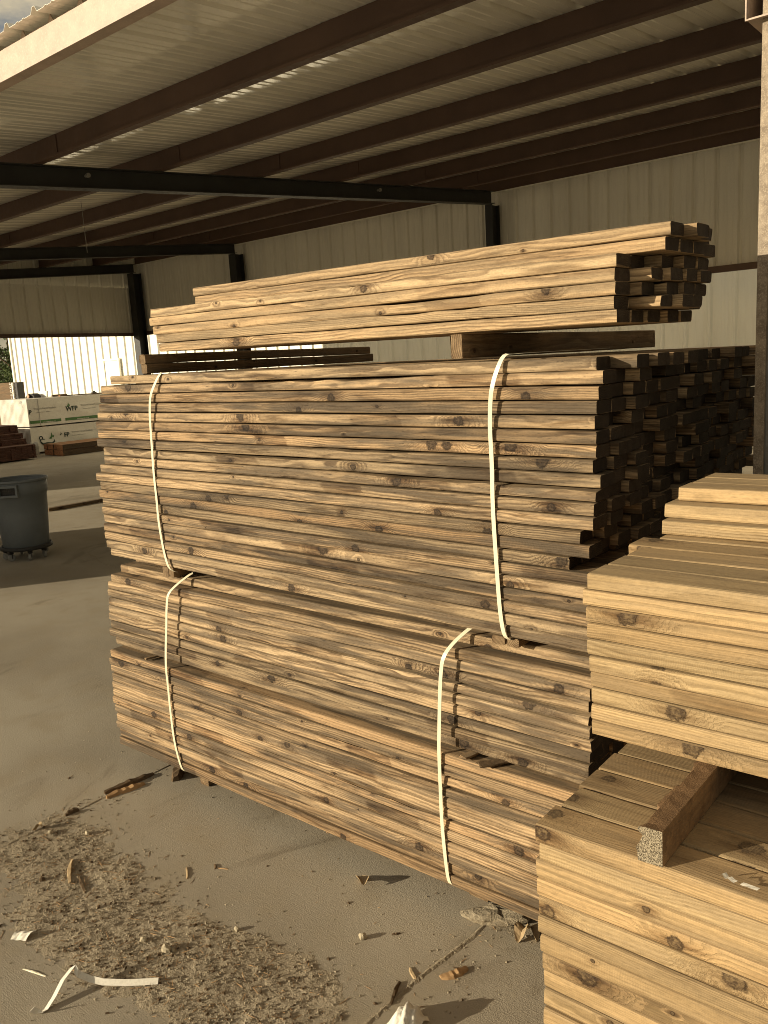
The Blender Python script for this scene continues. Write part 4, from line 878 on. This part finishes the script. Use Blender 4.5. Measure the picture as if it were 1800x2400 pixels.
sliver('wood_sliver', (-1.64, 1.868), (-1.622, 1.89), .008, .006, M['bark'], 'tiny dark sliver on the clean concrete between stone and joint', 'sliver', 15)
for k, (x, y, s, m, lab) in enumerate(((-1.708, 1.798, .014, 'stone', 'pale stone alone on the clean concrete near the joint'), (-2.197, 1.372, .019, 'stone', 'largest pale stone on the dirt'), (-2.303, 1.358, .013, 'stone', 'mid-sized pale stone left of the largest one'),
                                   (-3.073, 1.615, .012, 'stone', 'pale stone at the back of the dirt, near the slab joint'), (-2.922, 1.333, .012, 'bark', 'dark brown clod left of the light stick'), (-2.177, 1.386, .009, 'stone', 'little stone touching the largest one'),
                                   (-2.087, 1.580, .010, 'stone', 'stone at the right rim of the dirt'), (-3.212, 1.528, .013, 'stone', 'pale stone by the torn flap on the left slab joint'))):
    o = obj('stone', G().blob((0, 0, 0), s, s * .8, s * .75, 70 + k, .3), M[m], loc=(x, y, s * .6)); tag(o, lab, 'stone', 'stones on the dirt')
for k, (x, y, s, m, lab) in enumerate(((-1.905, 2.018, .05, 'leaf', 'curled dry leaf standing up on clean concrete before the lower bundle'), (-1.283, 2.108, .045, 'leaf', 'dry leaf against the left end of the lower right pack'), (-1.262, 2.125, .04, 'leaf', 'smaller folded dry leaf behind the other by the lower right pack'),
                                      (-3.284, 1.508, .03, 'leaf', 'torn pale flap on the left slab joint'))):
    r = random.Random(80 + k); vs = []
    for i in range(8):
        for j in range(5):
            u, v_ = i / 7 - .5, j / 4 - .5; w = math.cos(u * 2.9) ** .6; vs.append((u * s * 1.5, v_ * w * s, abs(v_) * w * s * .9 + .012 * math.sin(u * 5 + k) + r.uniform(-.002, .002) + .010))
    o = obj('dry_leaf', G().add(vs, [(i * 5 + j, (i + 1) * 5 + j, (i + 1) * 5 + j + 1, i * 5 + j + 1) for i in range(7) for j in range(4)]), M[m], loc=(x, y, .002), rot=(r.uniform(-.4, .4), 0, r.uniform(0, 6))); tag(o, lab, 'leaf', 'dry leaves')
g = G().blob((0, 0, 0), .11, .055, .022, 91, .35, 16, 8); o = obj('mud_clod', g, M['dirt'], loc=(-1.40, 2.145, .008), rot=(0, 0, rad(25))); tag(o, 'flat mud clod under the right end of the lower bundle', 'mud clod')
for k, (x, y, z, lab) in enumerate(((-.400, 1.317, .981, 'curled white paper shred on the lower right pack top'), (-.365, 1.276 + .04, .981, 'flat white paper shred at the front edge of the lower right pack top'))):
    vs = []; r = random.Random(95 + k)
    for i in range(6):
        for j in range(3): vs.append(((i / 5 - .5) * .030, (j / 2 - .5) * .010, .003 + (.008 * abs(math.sin(i * 1.4)) if k == 0 else .001 * i) + r.uniform(0, .001)))
    o = obj('paper_shred', G().add(vs, [(i * 3 + j, (i + 1) * 3 + j, (i + 1) * 3 + j + 1, i * 3 + j + 1) for i in range(5) for j in range(2)]), M['paper'], loc=(x, y, z), rot=(0, 0, rad(-25 + 10 * k))); tag(o, lab, 'paper shred')
# loose plank on the yard, behind the left end of the stack
runner('loose_plank', -11.60, .10, 6.1, 8.4, .0, .045, M['dark'], 'single brown plank lying alone on the yard floor behind the bin', 'plank', None, 960, .9)
